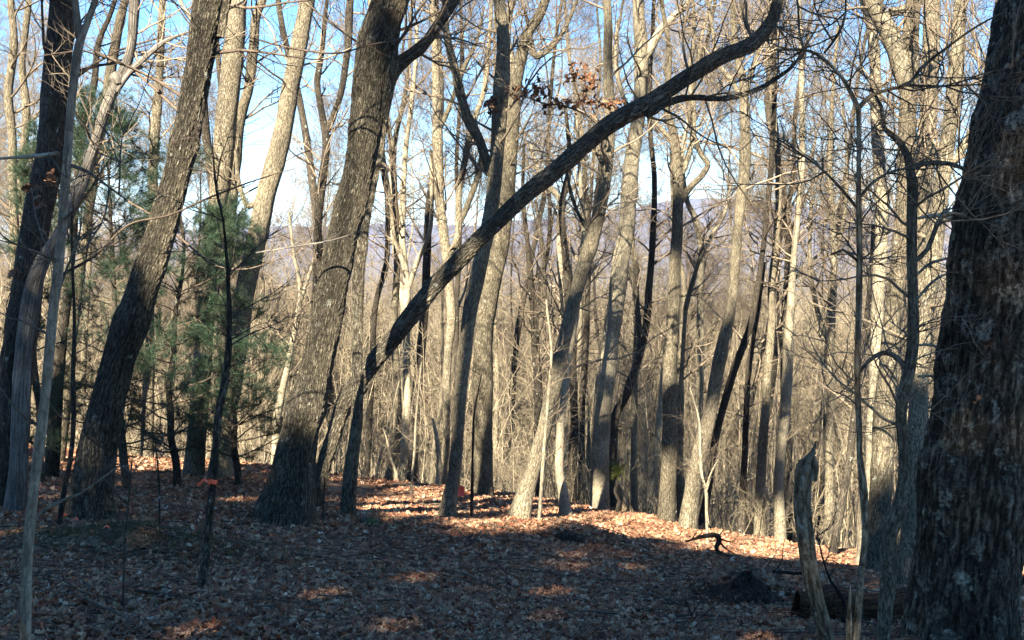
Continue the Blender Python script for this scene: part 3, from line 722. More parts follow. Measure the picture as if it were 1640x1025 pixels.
T('thin dark sapling right beside the foot of the scaly leaning oak', 'thin dark oakside sapling',
  [(95, 842, 10), (104, 780, 8), (112, 733, 8), (118, 632, 7), (117, 505, 5), (115, 380, 4), (120, 300, 2)], mat='oak_dark', twig='twig_dark', name='sapling', cat='sapling', seed=83, n1=10, start=.3, L1=(.25, .8), n2=4, n3=3, rcap=.005)
T('pale sapling with a low fork on the crest, near the crooked fallen branch', 'pale forked crest sapling',
  [(1133, 872, 5), (1132, 830, 5), (1131, 790, 5), (1124, 760, 5), (1122, 715, 4), (1120, 670, 3), (1105, 620, 2)], mat='pale', twig='twig', name='sapling', cat='sapling', seed=85, n1=6, start=.4, L1=(.2, .6), n2=4, n3=3, rcap=.005,
  limbs=[dict(pts=[(1131, 785, 4), (1140, 755, 3), (1150, 735, 2)], n=3)])
T('thin white sapling leaning in front of the crossed curving tree', 'thin white sapling',
  [(863, 836, 6), (867, 770, 6), (873, 700, 5), (878, 640, 5), (882, 560, 4), (876, 480, 3)], mat='pale', twig='twig', name='sapling', cat='sapling', seed=87, n1=10, start=.3, L1=(.2, .6), n2=4, n3=3, rcap=.005)
for (lab, pts, Yv, sd) in [
    ('bone-white forked sapling leaning in the gap beyond the forked grey tree', [(600, 775, 5), (607, 740, 5), (618, 700, 4), (628, 660, 3), (640, 610, 2)], 15.4, 91),
    ('white kinked sapling with a V fork, in front of the trunk beyond the leaf bank', [(633, 782, 5), (634, 758, 5), (626, 735, 4), (620, 705, 3), (612, 680, 2)], 15.2, 92),
    ('straight pale sapling rising from the lit leaf bank', [(658, 800, 5), (660, 760, 4), (664, 720, 4), (668, 650, 3), (676, 580, 2)], 13.5, 93),
    ('yellowish slanted broken stem near the foot of the tree by the pink flag', [(700, 785, 9), (704, 740, 8), (700, 700, 7), (693, 670, 4)], 15.3, 94)]:
    T(lab, None, pts, Y=Yv, mat='pale', twig='twig', name='sapling', cat='sapling', seed=sd, n1=6, start=.4, L1=(.2, .6), n2=4, n3=3, rcap=.005)
# second tier beyond the crest
BG2 = [
 ('dark forked tree in the gap between the thick flared oak and the banded leaning trunk', 'dark forked gap tree', [(498, 760, 16), (500, 600, 15), (503, 507, 14), (508, 420, 14), (510, 355, 14), (516, 290, 14), (522, 228, 13), (514, 170, 11), (509, 127, 11), (516, 70, 9), (524, 0, 6)], 16, 'oak_dark',
    [dict(pts=[(523, 210, 11), (536, 180, 10), (548, 142, 10), (556, 80, 11), (560, 20, 12), (566, -60, 9)], n=7)]),
 ('bright cream trunk forking low, seen just before the thick flared oak', 'cream low-forked trunk', [(440, 775, 15), (443, 700, 15), (446, 655, 14), (456, 606, 11), (468, 550, 9), (477, 505, 8), (480, 456, 7), (470, 406, 5), (462, 340, 4)], 16, 'pale',
    [dict(pts=[(476, 500, 6), (492, 450, 5), (508, 400, 4), (512, 360, 3)], n=4)]),
 ('pale sunlit pole tree standing in the gap beyond the forked grey tree', 'pale gap pole tree', [(644, 781, 13), (647, 740, 14), (649, 708, 15), (652, 640, 14), (651, 581, 13), (652, 505, 12), (652, 456, 12), (646, 400, 11), (645, 355, 11), (648, 254, 9), (664, 127, 7), (668, 40, 5)], 16.5, 'pale',
    [dict(pts=[(652, 470, 8), (668, 420, 8), (688, 370, 7), (692, 300, 6), (690, 240, 4)], n=6), dict(pts=[(652, 440, 7), (632, 380, 6), (622, 300, 5), (612, 220, 3)], n=5)]),
 ('twisting grey tree with upright stems, just before the tree by the pink flag', 'twisting grey stem tree', [(708, 790, 14), (714, 700, 13), (716, 600, 13), (722, 507, 15), (718, 440, 16), (712, 380, 16), (703, 304, 16), (700, 203, 17), (698, 101, 12), (692, 0, 8), (690, -80, 6)], 15.8, 'oak',
    [dict(pts=[(716, 410, 10), (733, 380, 12), (735, 304, 11), (748, 240, 10), (760, 190, 9), (775, 145, 8), (782, 80, 7), (788, 0, 6)], n=8), dict(pts=[(735, 360, 9), (752, 320, 9), (768, 270, 8), (772, 230, 6)], n=4), dict(pts=[(700, 215, 8), (720, 170, 8), (742, 110, 7), (765, 60, 5), (775, 10, 3)], n=5)]),
 ('shaded tree with a bulbous elbow halfway up, in the gap past the shadow-footed twin', 'elbowed shaded tree', [(862, 790, 13), (862, 700, 13), (861, 620, 15), (857, 560, 15), (856, 505, 14), (850, 450, 11), (846, 400, 9), (838, 320, 7), (840, 230, 5)], 16.5, 'oak_dark',
    [dict(pts=[(858, 540, 9), (868, 510, 9), (872, 450, 7), (866, 380, 6), (858, 320, 4)], n=5)]),
 ('slim grey pole tree between the dark bent tree and the elbow-limbed trunk', 'slim grey middle pole', [(1015, 850, 13), (1016, 700, 11), (1017, 600, 10), (1020, 500, 9), (1016, 420, 8), (1008, 350, 6), (1000, 280, 4)], 17, 'oak', []),
 ('crooked pale tree carrying a long drooping limb, seen before the diagonal trunk top', 'crooked drooping pale tree', [(905, 850, 14), (904, 700, 13), (903, 560, 12), (900, 460, 11), (896, 390, 11), (898, 330, 11), (890, 310, 9), (875, 295, 8), (862, 270, 6), (850, 230, 5)], 17.5, 'pale',
    [dict(pts=[(898, 330, 8), (902, 310, 8), (925, 295, 6), (950, 282, 4)], n=4)]),
 ('bare tree with a wavering double stem in front of the blue ridge', 'wavering double-stem tree', [(1118, 870, 16), (1120, 700, 14), (1122, 560, 12), (1122, 440, 12), (1124, 400, 11), (1113, 350, 10), (1100, 320, 8), (1092, 250, 6)], 18, 'pale',
    [dict(pts=[(1124, 405, 7), (1145, 370, 6), (1160, 340, 5), (1172, 290, 3)], n=6)]),
 ('tree with upswept arms seen past the straight sunlit pair trunk', 'upswept-arm tree', [(1330, 890, 18), (1328, 760, 15), (1330, 640, 13), (1332, 520, 12), (1336, 400, 11), (1330, 280, 9), (1334, 160, 7), (1342, 40, 5)], 15.5, 'oak',
    [dict(pts=[(1332, 560, 9), (1310, 500, 8), (1296, 420, 7), (1300, 320, 5)], n=6), dict(pts=[(1336, 420, 7), (1352, 350, 6), (1356, 260, 5), (1350, 160, 3)], n=5)]),
 ('shaded slanting tree behind the broken leaning snag', 'shaded slanting snag-side tree', [(1330, 905, 16), (1342, 840, 14), (1352, 780, 13), (1364, 710, 12), (1372, 640, 10), (1380, 560, 9), (1392, 470, 8), (1398, 360, 6)], 13.5, 'oak_dark', []),
 ('tall bare tree framed between the forked grey tree and the flagged tree top', 'tall framed gap tree', [(585, 785, 12), (590, 700, 11), (596, 600, 10), (600, 500, 10), (618, 420, 9), (620, 330, 8), (612, 260, 7), (616, 180, 6), (640, 110, 5), (650, 30, 4)], 18, 'oak_dark', []),
 ('faint grey tree rising over the sweep of the diagonal trunk midpoint', 'faint diagonal-top tree', [(945, 850, 13), (940, 700, 12), (936, 580, 11), (940, 460, 10), (940, 360, 9), (935, 260, 8), (925, 160, 7), (910, 80, 6), (905, 0, 4)], 18.5, 'oak', []),
]
for k, (lab, ph, pts, Yv, mt, lm) in enumerate(BG2):
    T(lab, ph, pts, Y=Yv, mat=mt, twig='twig', seed=200 + k, n1=12, start=.4, limbs=lm, L1=(.8, 2.2))

# ------------------------------------------------------------------ pines
def pine(label, px, row_top, py_base, Y, seed, spread, group='white pine saplings behind the leaning oak', low=.12):
    rg = np.random.default_rng(seed)
    b0 = P(px, py_base, Y); b0[2] = float(ground(b0[0], b0[1])) - .03
    H = P(px, row_top, Y)[2] - b0[2]
    root = empty('pine_sapling', b0); tag(root, label, 'pine tree', group)
    n = 14
    z = np.linspace(0, H, n); path = np.stack([np.cumsum(rg.normal(0, .02, n)), np.cumsum(rg.normal(0, .02, n)), z, np.interp(z, [0, H], [.03 + .004 * H, .004])], -1)
    tbg, c = trunk_bag(path, 10, .08, seed, .05, .1)
    mesh_obj('trunk', tbg.mesh('trunk'), M['oak_dark'], root)
    br = Bag(); ends = []
    zz = H * low
    allP, allR = [], []
    while zz < H - .05:
        t = zz / H
        L = spread * (1 - t) ** .75 * (.55 + .45 * rg.uniform()) + min(.12, spread * .1)
        cx = np.interp(zz, c[:, 2], c[:, 0]); cy = np.interp(zz, c[:, 2], c[:, 1])
        m = int(rg.integers(4, 7)); a0 = rg.uniform(0, 6.28)
        for k in range(m):
            if rg.uniform() < .38: continue
            a = a0 + k * 2 * math.pi / m + rg.normal(0, .2)
            l = L * rg.uniform(.6, 1.15)
            s = np.linspace(0, 1, 8)
            lift = rg.uniform(.05, .3) + .35 * t
            pts = np.stack([cx + np.cos(a) * l * s, cy + np.sin(a) * l * s, zz + l * (lift * s + .12 * s ** 2) + rg.normal(0, .01, 8).cumsum()], -1)
            allP.append(pts); allR.append(np.linspace(.009 * (1 - t) + .004, .002, 8))
        zz += rg.uniform(.14, .24) * (1 - .3 * t)
    allP = np.array(allP); allR = np.array(allR)
    br.tubes(allP, allR, 5)
    ks = min(1., spread * 1.2)
    P2_, R2_ = grow(allP, allR, 7, .15 * ks, .40 * ks, rg, 5, (30, 60), t0=.3, gnarl=.08, up=.1, rr=.6, rmin=.0018)
    br.tubes(P2_, R2_, 4)
    P3_, R3_ = grow(P2_, R2_, 2, .08, .2, rg, 4, (25, 50), t0=.3, gnarl=.08, up=.12, rr=.7, rmin=.0015)
    br.tubes(P3_, R3_, 3)
    mesh_obj('branchwork', br.mesh('branchwork'), M['twig_dark'], root)
    nb = Bag()
    for (PP, per, t0) in ((allP, 95, .55), (P2_, 44, .3), (P3_, 34, .2)):
        B, N, _ = PP.shape
        t = rg.uniform(t0, 1., (B, per)) ** .8 * (N - 1); i = np.minimum(t.astype(int), N - 2); f = (t - i)[..., None]; bi = np.arange(B)[:, None]
        pos = (PP[bi, i] * (1 - f) + PP[bi, i + 1] * f).reshape(-1, 3); tg = norm(PP[bi, i + 1] - PP[bi, i]).reshape(-1, 3)
        m = len(pos)
        rn = norm(rg.normal(size=(m, 3))); pr = norm(rn - (rn * tg).sum(-1, keepdims=True) * tg)
        an = np.radians(rg.uniform(25, 65, m))[:, None]
        d = norm(tg * np.cos(an) + pr * np.sin(an)); ln = rg.uniform(.06, .105, m)[:, None] * max(.5, ks)
        sd = norm(np.cross(d, rg.normal(size=(m, 3)))) * .0013
        V = np.stack([pos - sd, pos + sd, pos + d * ln], 1).reshape(-1, 3)
        T_ = np.repeat(np.array([[.018, .041, .028]]) * rg.uniform(.6, 1.5, (m, 1)) * np.array([[5., 2.6, .8]] if spread < .3 else [[1., 1.15, 1.]]) + rg.uniform(0, .02, (m, 1)) * np.array([[1, .6, .2]]), 3, 0)  # needle green darkened to stand in for shade on the pines
        nb.add(V, np.arange(3 * m).reshape(-1, 3), None, T_)
    mesh_obj('foliage', nb.mesh('foliage', smooth=False, tint=True), M['needle'], root)
    return root
pine('tallest white pine sapling, its thin top reaching above the others by the dead tree', 203, 155, 745, 11.2, 301, 1.15)
pine('broad dark white pine sapling between the leaning oak and the taped sapling', 285, 250, 760, 11.6, 302, 1.15)
pine('low soft-topped white pine sapling beside the banded leaning trunk', 383, 335, 765, 12.2, 303, .85)
pine('sparse shaded pine sapling behind the very dark broad trunk', 70, 215, 745, 10.6, 304, .45)
# small green sprig by the bright trunk
pine('tiny pine seedling with yellow-green needles beside the bright straight trunk', 985, 744, 840, 13.9, 305, .09, group=None, low=.86)

# ------------------------------------------------------------------ procedural bare trees down the slope
def variant(seed, H, r0, mat, tw, forks=2, dens=1.0):
    rg = np.random.default_rng(seed)
    n = 12; zf = rg.uniform(.35, .6)
    z = np.linspace(0, H, n)
    lean = rg.normal(0, .06, 2)
    wx = np.cumsum(rg.normal(0, .12, n)) * .8; wy = np.cumsum(rg.normal(0, .12, n)) * .8
    wx[0] = wy[0] = 0
    path = np.stack([wx + lean[0] * z, wy + lean[1] * z, z, np.interp(z, [0, H * .1, H * zf, H], [r0 * 1.25, r0, r0 * .6, r0 * .08])], -1)
    tb, c = trunk_bag(path, 9, .35, seed, .08, .3)
    tm = tb.mesh('trunk'); tm.materials.append(M[mat])
    Pm, Rm = resample(c, 16)
    cb = Bag()
    Pl, Rl = grow(Pm, Rm, 2 + forks * 2, H * .22, H * .5, rg, 10, (18, 48), t0=zf * .8, t1=.95, gnarl=.17, up=.22, rr=.55, rmin=.012, taper=.2)
    cb.tubes(Pl, Rl, 6)
    PA = np.concatenate([Pl[:, ::1][:, :10], Pm[:, 5:15][:, :10]]); RA = np.concatenate([Rl, Rm[:, 5:15]])
    P1, R1 = grow(PA, RA, int(9 * dens), .8, 2.6, rg, 7, (30, 75), t0=.1, gnarl=.14, up=.16, rr=.33, rmin=.006)
    cb.tubes(P1, R1, 4)
    P2_, R2_ = grow(P1, R1, int(8 * dens), .4, 1.2, rg, 5, (30, 70), t0=.15, gnarl=.22, up=.14, rr=.5, rmin=.0035)
    cb.tubes(P2_, R2_, 3)
    P3_, R3_ = grow(P2_, R2_, 14, .2, .8, rg, 4, (25, 65), t0=.2, gnarl=.22, up=.12, rr=.6, rmin=.0024)
    cb.tubes(P3_, R3_, 3)
    cm = cb.mesh('crown'); cm.materials.append(M[tw])
    return tm, cm
VARS = []
mats = ['oak', 'oak_dark', 'oak', 'oak_dark', 'oak', 'pale', 'oak', 'oak_dark', 'oak', 'oak_dark']  # extra dark barks imitate the shadow slope trees cast on each other
for k in range(10):
    VARS.append(variant(500 + k, 11 + (k * 37 % 7), .048 + .009 * (k * 5 % 6), mats[k], 'twig_dark' if k % 5 == 3 else 'twig', dens=1.0))

def place_tree(x, y, k, sc, rz, name='slope_tree'):
    root = empty(name, (x, y, float(ground(x, y)) - .15))
    root.rotation_euler = (0, 0, rz); root.scale = (sc, sc, sc)
    for nm, me in zip(('trunk', 'crown'), VARS[k]):
        o = bpy.data.objects.new(nm, me); COL.objects.link(o); o.parent = root
    return root

rgb = np.random.default_rng(77)
cand = []
# stratified over columns so that every gap gets trees, at all depths
for k in range(72):
    col = (k * 0.61803 % 1.0) * 1800 - 80
    d = 17.0 + 55 * (rgb.uniform() ** 1.4)
    if k < 10: d = rgb.uniform(16.8, 24)
    x = (col - CX) / F * d
    cand.append((col, x, d))
cand.sort()
LAND.sort()
gaps = {}
for (col, x, d) in cand:
    gi = sum(1 for l in LAND if l[0] < col)
    gaps.setdefault(gi, []).append((col, x, d))
ORD = ['first', 'second', 'third', 'fourth', 'fifth', 'sixth', 'seventh', 'eighth', 'ninth', 'tenth', 'eleventh', 'twelfth', 'thirteenth', 'fourteenth', 'fifteenth', 'sixteenth', 'seventeenth', 'eighteenth', 'nineteenth', 'twentieth']
for gi, lst in gaps.items():
    for k, (col, x, d) in enumerate(lst):
        vi = int(rgb.integers(0, 10)); sc = rgb.uniform(.8, 1.25)
        r = place_tree(x, d, vi, sc, rgb.uniform(0, 6.28))
        near = 'slope tree' if d < 26 else ('low tree' if d < 45 else 'distant tree')
        if gi == 0: lab = f'bare {near}, {ORD[k]} from the left edge before the {LAND[0][1]}'
        elif gi == len(LAND): lab = f'bare {near}, {ORD[k]} past the {LAND[-1][1]}'
        else: lab = f'bare {near}, {ORD[k]} from the {LAND[gi-1][1]} toward the {LAND[gi][1]}'
        tag(r, lab, 'tree', 'bare trees on the slope past the crest')

# thicket of thin stems past the crest: nobody could count it
rg = np.random.default_rng(31)
n = 2600
az = rg.uniform(-.5, .5, n); r = 15.6 + 34 * rg.uniform(0, 1, n) ** 1.3
x = r * np.sin(az); y = r * np.cos(az)
base = np.stack([x, y, ground(x, y) - .05], -1)
hgt = (.5 + 3.2 * rg.uniform(0, 1, n) ** 1.8) * (1 + (r - 15) * .02)
npt = 7
dd = norm(np.stack([rg.normal(0, .28, n), rg.normal(0, .28, n), np.ones(n)], -1))
pts = [base]; 
for k in range(npt - 1):
    dd = norm(dd + rg.normal(0, .12, (n, 3)) + np.array([0, 0, .05])); pts.append(pts[-1] + dd * (hgt / (npt - 1))[:, None])
Ps = np.stack(pts, 1); Rs = (.003 + hgt * .0020)[:, None] * np.linspace(1, .25, npt)[None]
ub = Bag(); ub.tubes(Ps, Rs, 4)
P2_, R2_ = grow(Ps, Rs, 9, .3, 1.1, rg, 5, (35, 75), t0=.25, gnarl=.2, up=.15, rr=.55, rmin=.003)
ub.tubes(P2_, R2_, 3)
P3_, R3_ = grow(P2_, R2_, 4, .12, .5, rg, 4, (30, 65), t0=.2, gnarl=.2, up=.1, rr=.6, rmin=.0022)
ub.tubes(P3_, R3_, 3)
tag(mesh_obj('undergrowth', ub.mesh('undergrowth'), M['twig_bg']), 'tangle of thin tan stems crowding the slope past the crest', 'undergrowth', kind='stuff')

# far wood: reads as one mass of trunks and boughs
rg = np.random.default_rng(32)
n = 5600
az = rg.uniform(-.52, .52, n); r = 48 * (380 / 48.) ** rg.uniform(0, 1, n)
x = r * np.sin(az); y = r * np.cos(az)
base = np.stack([x, y, ground(x, y) - .3], -1)
hgt = rg.uniform(7, 15, n); npt = 6
dd = norm(np.stack([rg.normal(0, .07, n), rg.normal(0, .07, n), np.ones(n)], -1))
pts = [base]
for k in range(npt - 1):
    dd = norm(dd + rg.normal(0, .06, (n, 3))); pts.append(pts[-1] + dd * (hgt / (npt - 1))[:, None])
Ps = np.stack(pts, 1); Rs = rg.uniform(.035, .11, n)[:, None] * np.linspace(1, .2, npt)[None]
fb = Bag(); fb.tubes(Ps, Rs, 4)
P2_, R2_ = grow(Ps, Rs, 14, 1.2, 4.5, rg, 5, (30, 75), t0=.3, gnarl=.15, up=.2, rr=.4, rmin=.02)
fb.tubes(P2_, R2_, 3)
P3_, R3_ = grow(P2_, R2_, 8, .8, 2.4, rg, 3, (25, 65), t0=.2, gnarl=.15, up=.15, rr=.6, rmin=.014)
fb.tubes(P3_, R3_, 3)
tag(mesh_obj('distant_woods', fb.mesh('distant_woods'), M['twig_bg']), 'hazy mass of leafless woods filling the valley below', 'woods', kind='stuff')

# ------------------------------------------------------------------ evergreens, trunks and foliage clusters added unseen behind the viewer to shade the clearing
rg = np.random.default_rng(41)
D = 10.0
eb = Bag()
def Hc(c): return float(np.interp(c, [-16, -7.3, -6.6, -5.95, -4.55, -4, -2.73, -.84, .3, 1.5, 4], [5.6, 5.5, 7.0, 4.8, 5.1, 4.3, 4.8, 5.1, 5.5, 6.4, 6.6])) + D * math.tan(SUN_EL) - .1
s7 = math.sqrt(.5)
cs = np.arange(-16, 6, .8)
for c in cs:
    top = Hc(c) + rg.uniform(-.5, .35)
    dj = D + rg.uniform(-.6, 1.6)
    cx, cy = -dj * .309 + c * .951, -dj * .951 - c * .309
    g = float(ground(cx, cy))
    pth = np.array([[[cx, cy, z] for z in np.linspace(g, top + .1, 6)]]); eb.tubes(pth, np.linspace(.16, .03, 6)[None], 8)
    m = 2600
    zt = g + .6 + (top - g - .6) * rg.uniform(0, 1, m) ** .8
    rad = (.25 + 1.1 * np.clip((top - zt) / 2.2, 0, 1)) * np.sqrt(rg.uniform(0, 1, m)); a = rg.uniform(0, 6.28, m)
    ctr = np.stack([cx + rad * np.cos(a), cy + rad * np.sin(a), zt], -1)
    e1 = norm(rg.normal(size=(m, 3))) * .17; e2 = norm(np.cross(e1, rg.normal(size=(m, 3)))) * .10
    V = np.stack([ctr - e1 * .6 - e2, ctr - e1 * .4 + e2, ctr + e1 * 1.2], 1).reshape(-1, 3)
    eb.add(V, np.arange(3 * m).reshape(-1, 3), None, np.tile([[.05, .085, .035]], (3 * m, 1)))
for (pl, y_, dist, rr_, dx_) in (([(716, 832), (727, 759), (735, 657), (744, 581), (752, 505), (768, 430), (784, 355), (795, 254)], hit(716, 832), 17.0, .10, .05),  # unseen trunks added along the sun direction to shade two traced trees
                             ([(15, 770), (25, 606), (38, 507), (57, 355), (79, 254), (89, 152), (99, 0)], hit(2, 815), 15.0, .19, .0)):
    q_ = [P(px_, py_, y_) + SUNV * dist + np.array([dx_, 0, 0]) for px_, py_ in pl]
    q_ = [(q_[0][0] - .2, q_[0][1], float(ground(q_[0][0], q_[0][1])))] + [tuple(v) for v in q_]
    cc_ = catmull(np.array([[*v, rr_] for v in q_]), .3); eb.tubes(cc_[None, :, :3], cc_[None, :, 3], 12)
CL = [(-2.9, 7.8, .30), (-2.4, 8.3, .3), (-1.9, 8.7, .32), (-1.3, 9.2, .3)]  # foliage clusters added out of view to cast dark bands and dapples
for _ in range(16): CL.append((rg.uniform(-9, 2), rg.uniform(6.8, 12), rg.uniform(.12, .34)))
for (c, hh_, rr_) in CL:
    dj = D + rg.uniform(-1, 1)
    cx, cy = -dj * .309 + c * .951, -dj * .951 - c * .309
    hz_ = hh_ + dj * math.tan(SUN_EL)
    g = float(ground(cx, cy))
    eb.tubes(np.array([[[cx, cy, z] for z in np.linspace(g, hz_ + rr_, 6)]]), np.linspace(.07, .02, 6)[None], 6)
    m = int(2600 * rr_)
    ctr = np.array([cx, cy, hz_]) + norm(rg.normal(size=(m, 3))) * (rr_ * 1.25 * rg.uniform(0, 1, (m, 1)) ** .4)
    e1 = norm(rg.normal(size=(m, 3))) * .1; e2 = norm(np.cross(e1, rg.normal(size=(m, 3)))) * .07
    eb.add(np.stack([ctr - e1 * .6 - e2, ctr - e1 * .4 + e2, ctr + e1 * 1.2], 1).reshape(-1, 3), np.arange(3 * m).reshape(-1, 3), None, np.tile([[.05, .085, .035]], (3 * m, 1)))
tag(mesh_obj('added_shade_trees', eb.mesh('added_shade_trees', tint=True), M['needle']), 'unseen evergreens and trunks added behind the viewer to shade the clearing', 'woods', kind='stuff')
for k in range(0):
    c = -13 + k * 3.1 + rg.uniform(-.5, .5); dj = rg.uniform(3.5, 7.5)
    cx, cy = -dj * s7 + c * s7, -dj * s7 - c * s7
    if cy > 0 and abs(cx / cy) < .56: continue
    r_ = place_tree(cx, cy, k % 10, rgb.uniform(1.0, 1.3), rgb.uniform(0, 6.28), 'clearing_tree')
    tag(r_, f'bare tree behind the viewer, {ORD[k]} along the shaded edge of the clearing', 'tree', 'bare trees behind the clearing')

# ------------------------------------------------------------------ small things
# marcescent brown oak leaves on a bough in front of the twin trunks
rg = np.random.default_rng(51)
def leafy_bough(label, ptsl, Yv, clusters, n, size, cat='leafy bough'):
    paths = [world_path(p, Yv) for p in ptsl]
    root = empty('leafy_bough', paths[0][0, :3]); base = paths[0][0, :3].copy(); tag(root, label, cat)
    b = Bag()
    for p in paths:
        c = catmull(p, .04); b.tubes(c[None, :, :3] - base, c[None, :, 3], 5)
        Pq, Rq = resample(c, 10); P_, R_ = grow(Pq - base, Rq, 9, .1, .4, rg, 5, (30, 70), t0=.2, gnarl=.2, rr=.6, rmin=.002); b.tubes(P_, R_, 3)
    mesh_obj('branchwork', b.mesh('branchwork'), M['twig_dark'], root)
    lbag = Bag()
    pos = []
    for (cx, cy, sx, sy) in clusters:
        for _ in range(n):
            a = P(cx + rg.normal(0, sx), cy + rg.normal(0, sy), Yv + rg.normal(0, .15)); pos.append(a - base)
    pos = np.array(pos)
    pal = np.array([(.17, .08, .038), (.11, .052, .03), (.24, .125, .06), (.13, .062, .036)])
    leaf_batch(lbag, pos, rg.uniform(size * .7, size * 1.2, len(pos)), rg, pal, np.array([.3, .3, .15, .25]), tilt=1.1, curl=.5)
    mesh_obj('leaves', lbag.mesh('leaves', smooth=False, tint=True), M['leaf'], root)
leafy_bough('withered russet oak leaves clinging to a bough over the diagonal trunk', [[(965, 205, 4), (940, 185, 3), (905, 170, 3), (870, 165, 2), (830, 150, 2)], [(940, 185, 3), (925, 150, 2), (915, 115, 1.5)], [(990, 195, 3), (985, 170, 2), (1000, 150, 1.5)]],
            10.9, [(840, 153, 16, 6), (866, 145, 10, 8), (918, 120, 14, 9), (945, 134, 10, 7), (905, 172, 20, 8), (985, 175, 12, 8), (945, 168, 12, 6), (788, 172, 5, 8)], 34, .08)
leafy_bough('few withered orange leaves on a twig against the massive lichen-spotted trunk', [[(1640, 575, 5), (1618, 558, 3), (1600, 565, 2), (1585, 560, 1.5)]], 4.45,
            [(1583, 562, 3, 6), (1612, 553, 9, 5), (1565, 655, 1.5, 3), (1596, 585, 4, 4)], 2, .07)
# a tall dry brown leaf spray at the left
leafy_bough('withered brown leaves hanging on a twig beside the pale smooth sapling', [[(20, 470, 2), (45, 430, 2), (60, 380, 1.5)]], 6.5, [(22, 440, 8, 7), (60, 320, 4, 10), (78, 290, 3, 6), (45, 310, 3, 5)], 6, .07)

def tube_thing(name, label, cat, pts, Yv, mat, parts=None, sides=10, lump=.12, twigs=0, group=None, partname='stem', ground_snap=False):
    path = world_path(pts, Yv)
    base = path[0, :3].copy(); path[:, :3] -= base
    b, c = trunk_bag(path, sides, .03, 17, lump, 0, True, .01)
    root = empty(name, base); tag(root, label, cat, group)
    mesh_obj(partname, b.mesh(name), M[mat], root)
    if twigs:
        Pq, Rq = resample(c, 10); P_, R_ = grow(Pq, Rq, twigs, .1, .4, rg, 6, (30, 70), t0=.1, gnarl=.2, rr=.45, rmin=.003)
        b2 = Bag(); b2.tubes(P_, R_, 5); mesh_obj('branchwork', b2.mesh('branchwork'), M[mat], root)
    return root, base
tube_thing('fallen_branch', 'crooked dark dead branch arched over the sunlit crest leaves', 'branch', [(1098, 868, 2), (1110, 864, 4), (1122, 860, 5), (1138, 857, 6), (1148, 858, 7), (1151, 866, 7), (1146, 877, 6), (1151, 887, 5), (1158, 894, 3)], hit(1152, 892) or 13, 'oak_dark', twigs=9, lump=.2)
y = hit(230, 952)
tube_thing('fallen_branch', 'long thin dead branch lying on leaves by the taped sapling', 'branch', [(215, 945, 5), (250, 950, 5), (290, 958, 4), (340, 968, 3), (400, 982, 2)], hit(300, 962), 'twig_dark', twigs=6)
tube_thing('fallen_branch', 'dark stick lying over the leaves between the mound and the broken leaning snag', 'branch', [(1196, 917, 3), (1230, 914, 4), (1275, 918, 4), (1300, 915, 5)], hit(1250, 925), 'oak_dark', twigs=5)
# rotten log
def log():
    A = ghit(1275, 995); B_ = None
    a = np.array(A) + [0, 0, .05]
    yb = 6.9; b3 = P(1480, 1025, 5.9); b3[2] = float(ground(b3[0], b3[1])) + .05
    ts = np.linspace(0, 1, 7)
    pth = np.array([[*(a * (1 - t) + b3 * t + rg.normal(0, .012, 3)), .085 + .012 * math.sin(5 * t)] for t in ts])
    pth[:, 2] += .02
    base = pth[0, :3].copy(); pth[:, :3] -= base
    b, c = trunk_bag(pth, 36, .02, 23, .22, 0, True, .0)
    root = empty('rotten_log', base); tag(root, 'rotten red-brown log lying behind the broken leaning snag', 'log')
    mesh_obj('trunk', b.mesh('trunk'), M['rotten'], root)
    P_, R_ = grow(resample(c, 10)[0], resample(c, 10)[1], 12, .1, .35, rg, 6, (40, 80), gnarl=.25, rr=.12, rmin=.004)
    b2 = Bag(); b2.tubes(P_, R_, 5); mesh_obj('branchwork', b2.mesh('branchwork'), M['twig_dark'], root)
log()
# mossy stone
def stone(label, px, py, w, h, mat, name='stone', cat='rock', seed=1):
    p = ghit(px, py)
    R_ = w * .5 * p[1] / F
    u = np.linspace(0, 2 * math.pi, 28, endpoint=False); v = np.linspace(-.5 * math.pi, .5 * math.pi, 16)
    U, Vv = np.meshgrid(u, v)
    d = np.stack([np.cos(U) * np.cos(Vv), np.sin(U) * np.cos(Vv), np.sin(Vv)], -1)
    k = 1 + .22 * vnoise(d[..., 0] * 1.8 + seed, d[..., 1] * 1.8 + d[..., 2] * 2, seed) + .1 * vnoise(d[..., 0] * 5 + d[..., 2] * 4, d[..., 1] * 5, seed + 3)
    if name == 'rotted_stump':
        rr0 = np.clip(1 - np.linspace(0, 1, 16), 0, 1)[:, None] ** 1.5
        rid = 1 + .25 * vnoise(U * 1.6 + 3, Vv * 3 + 1, 5) + .12 * vnoise(U * 5 + 3, Vv * 6, 7)
        hz_ = np.linspace(-.15, 1, 16)[:, None] + 0 * U
        d = np.stack([np.cos(U) * (rr0 * .95 + .05), np.sin(U) * (rr0 * .95 + .05), hz_ * 1.1 + .12 * vnoise(U * 2.3, Vv * 3, 9)], -1); k = rid; d[..., 0] += .18 * hz_ 
    X = d * k[..., None] * np.array([R_, R_ * .8, R_ * h])
    n_ = 28
    i = np.arange(15)[:, None]; j = np.arange(n_)[None]
    q = np.stack([i * n_ + j, i * n_ + (j + 1) % n_, (i + 1) * n_ + (j + 1) % n_, (i + 1) * n_ + j], -1).reshape(-1, 4)
    o = mesh_obj(name, make_mesh(name, X.reshape(-1, 3), [q], X.reshape(-1, 3)), M[mat])
    o.location = (p[0], p[1] + R_ * .4, p[2] + R_ * h * .25)
    tag(o, label, cat)
M['mossrock'] = bark_mat('mossy_stone', (.05, .045, .035), (.11, .1, .07), (.17, .15, .11), 14, 1., .6, .01, moss=.35)
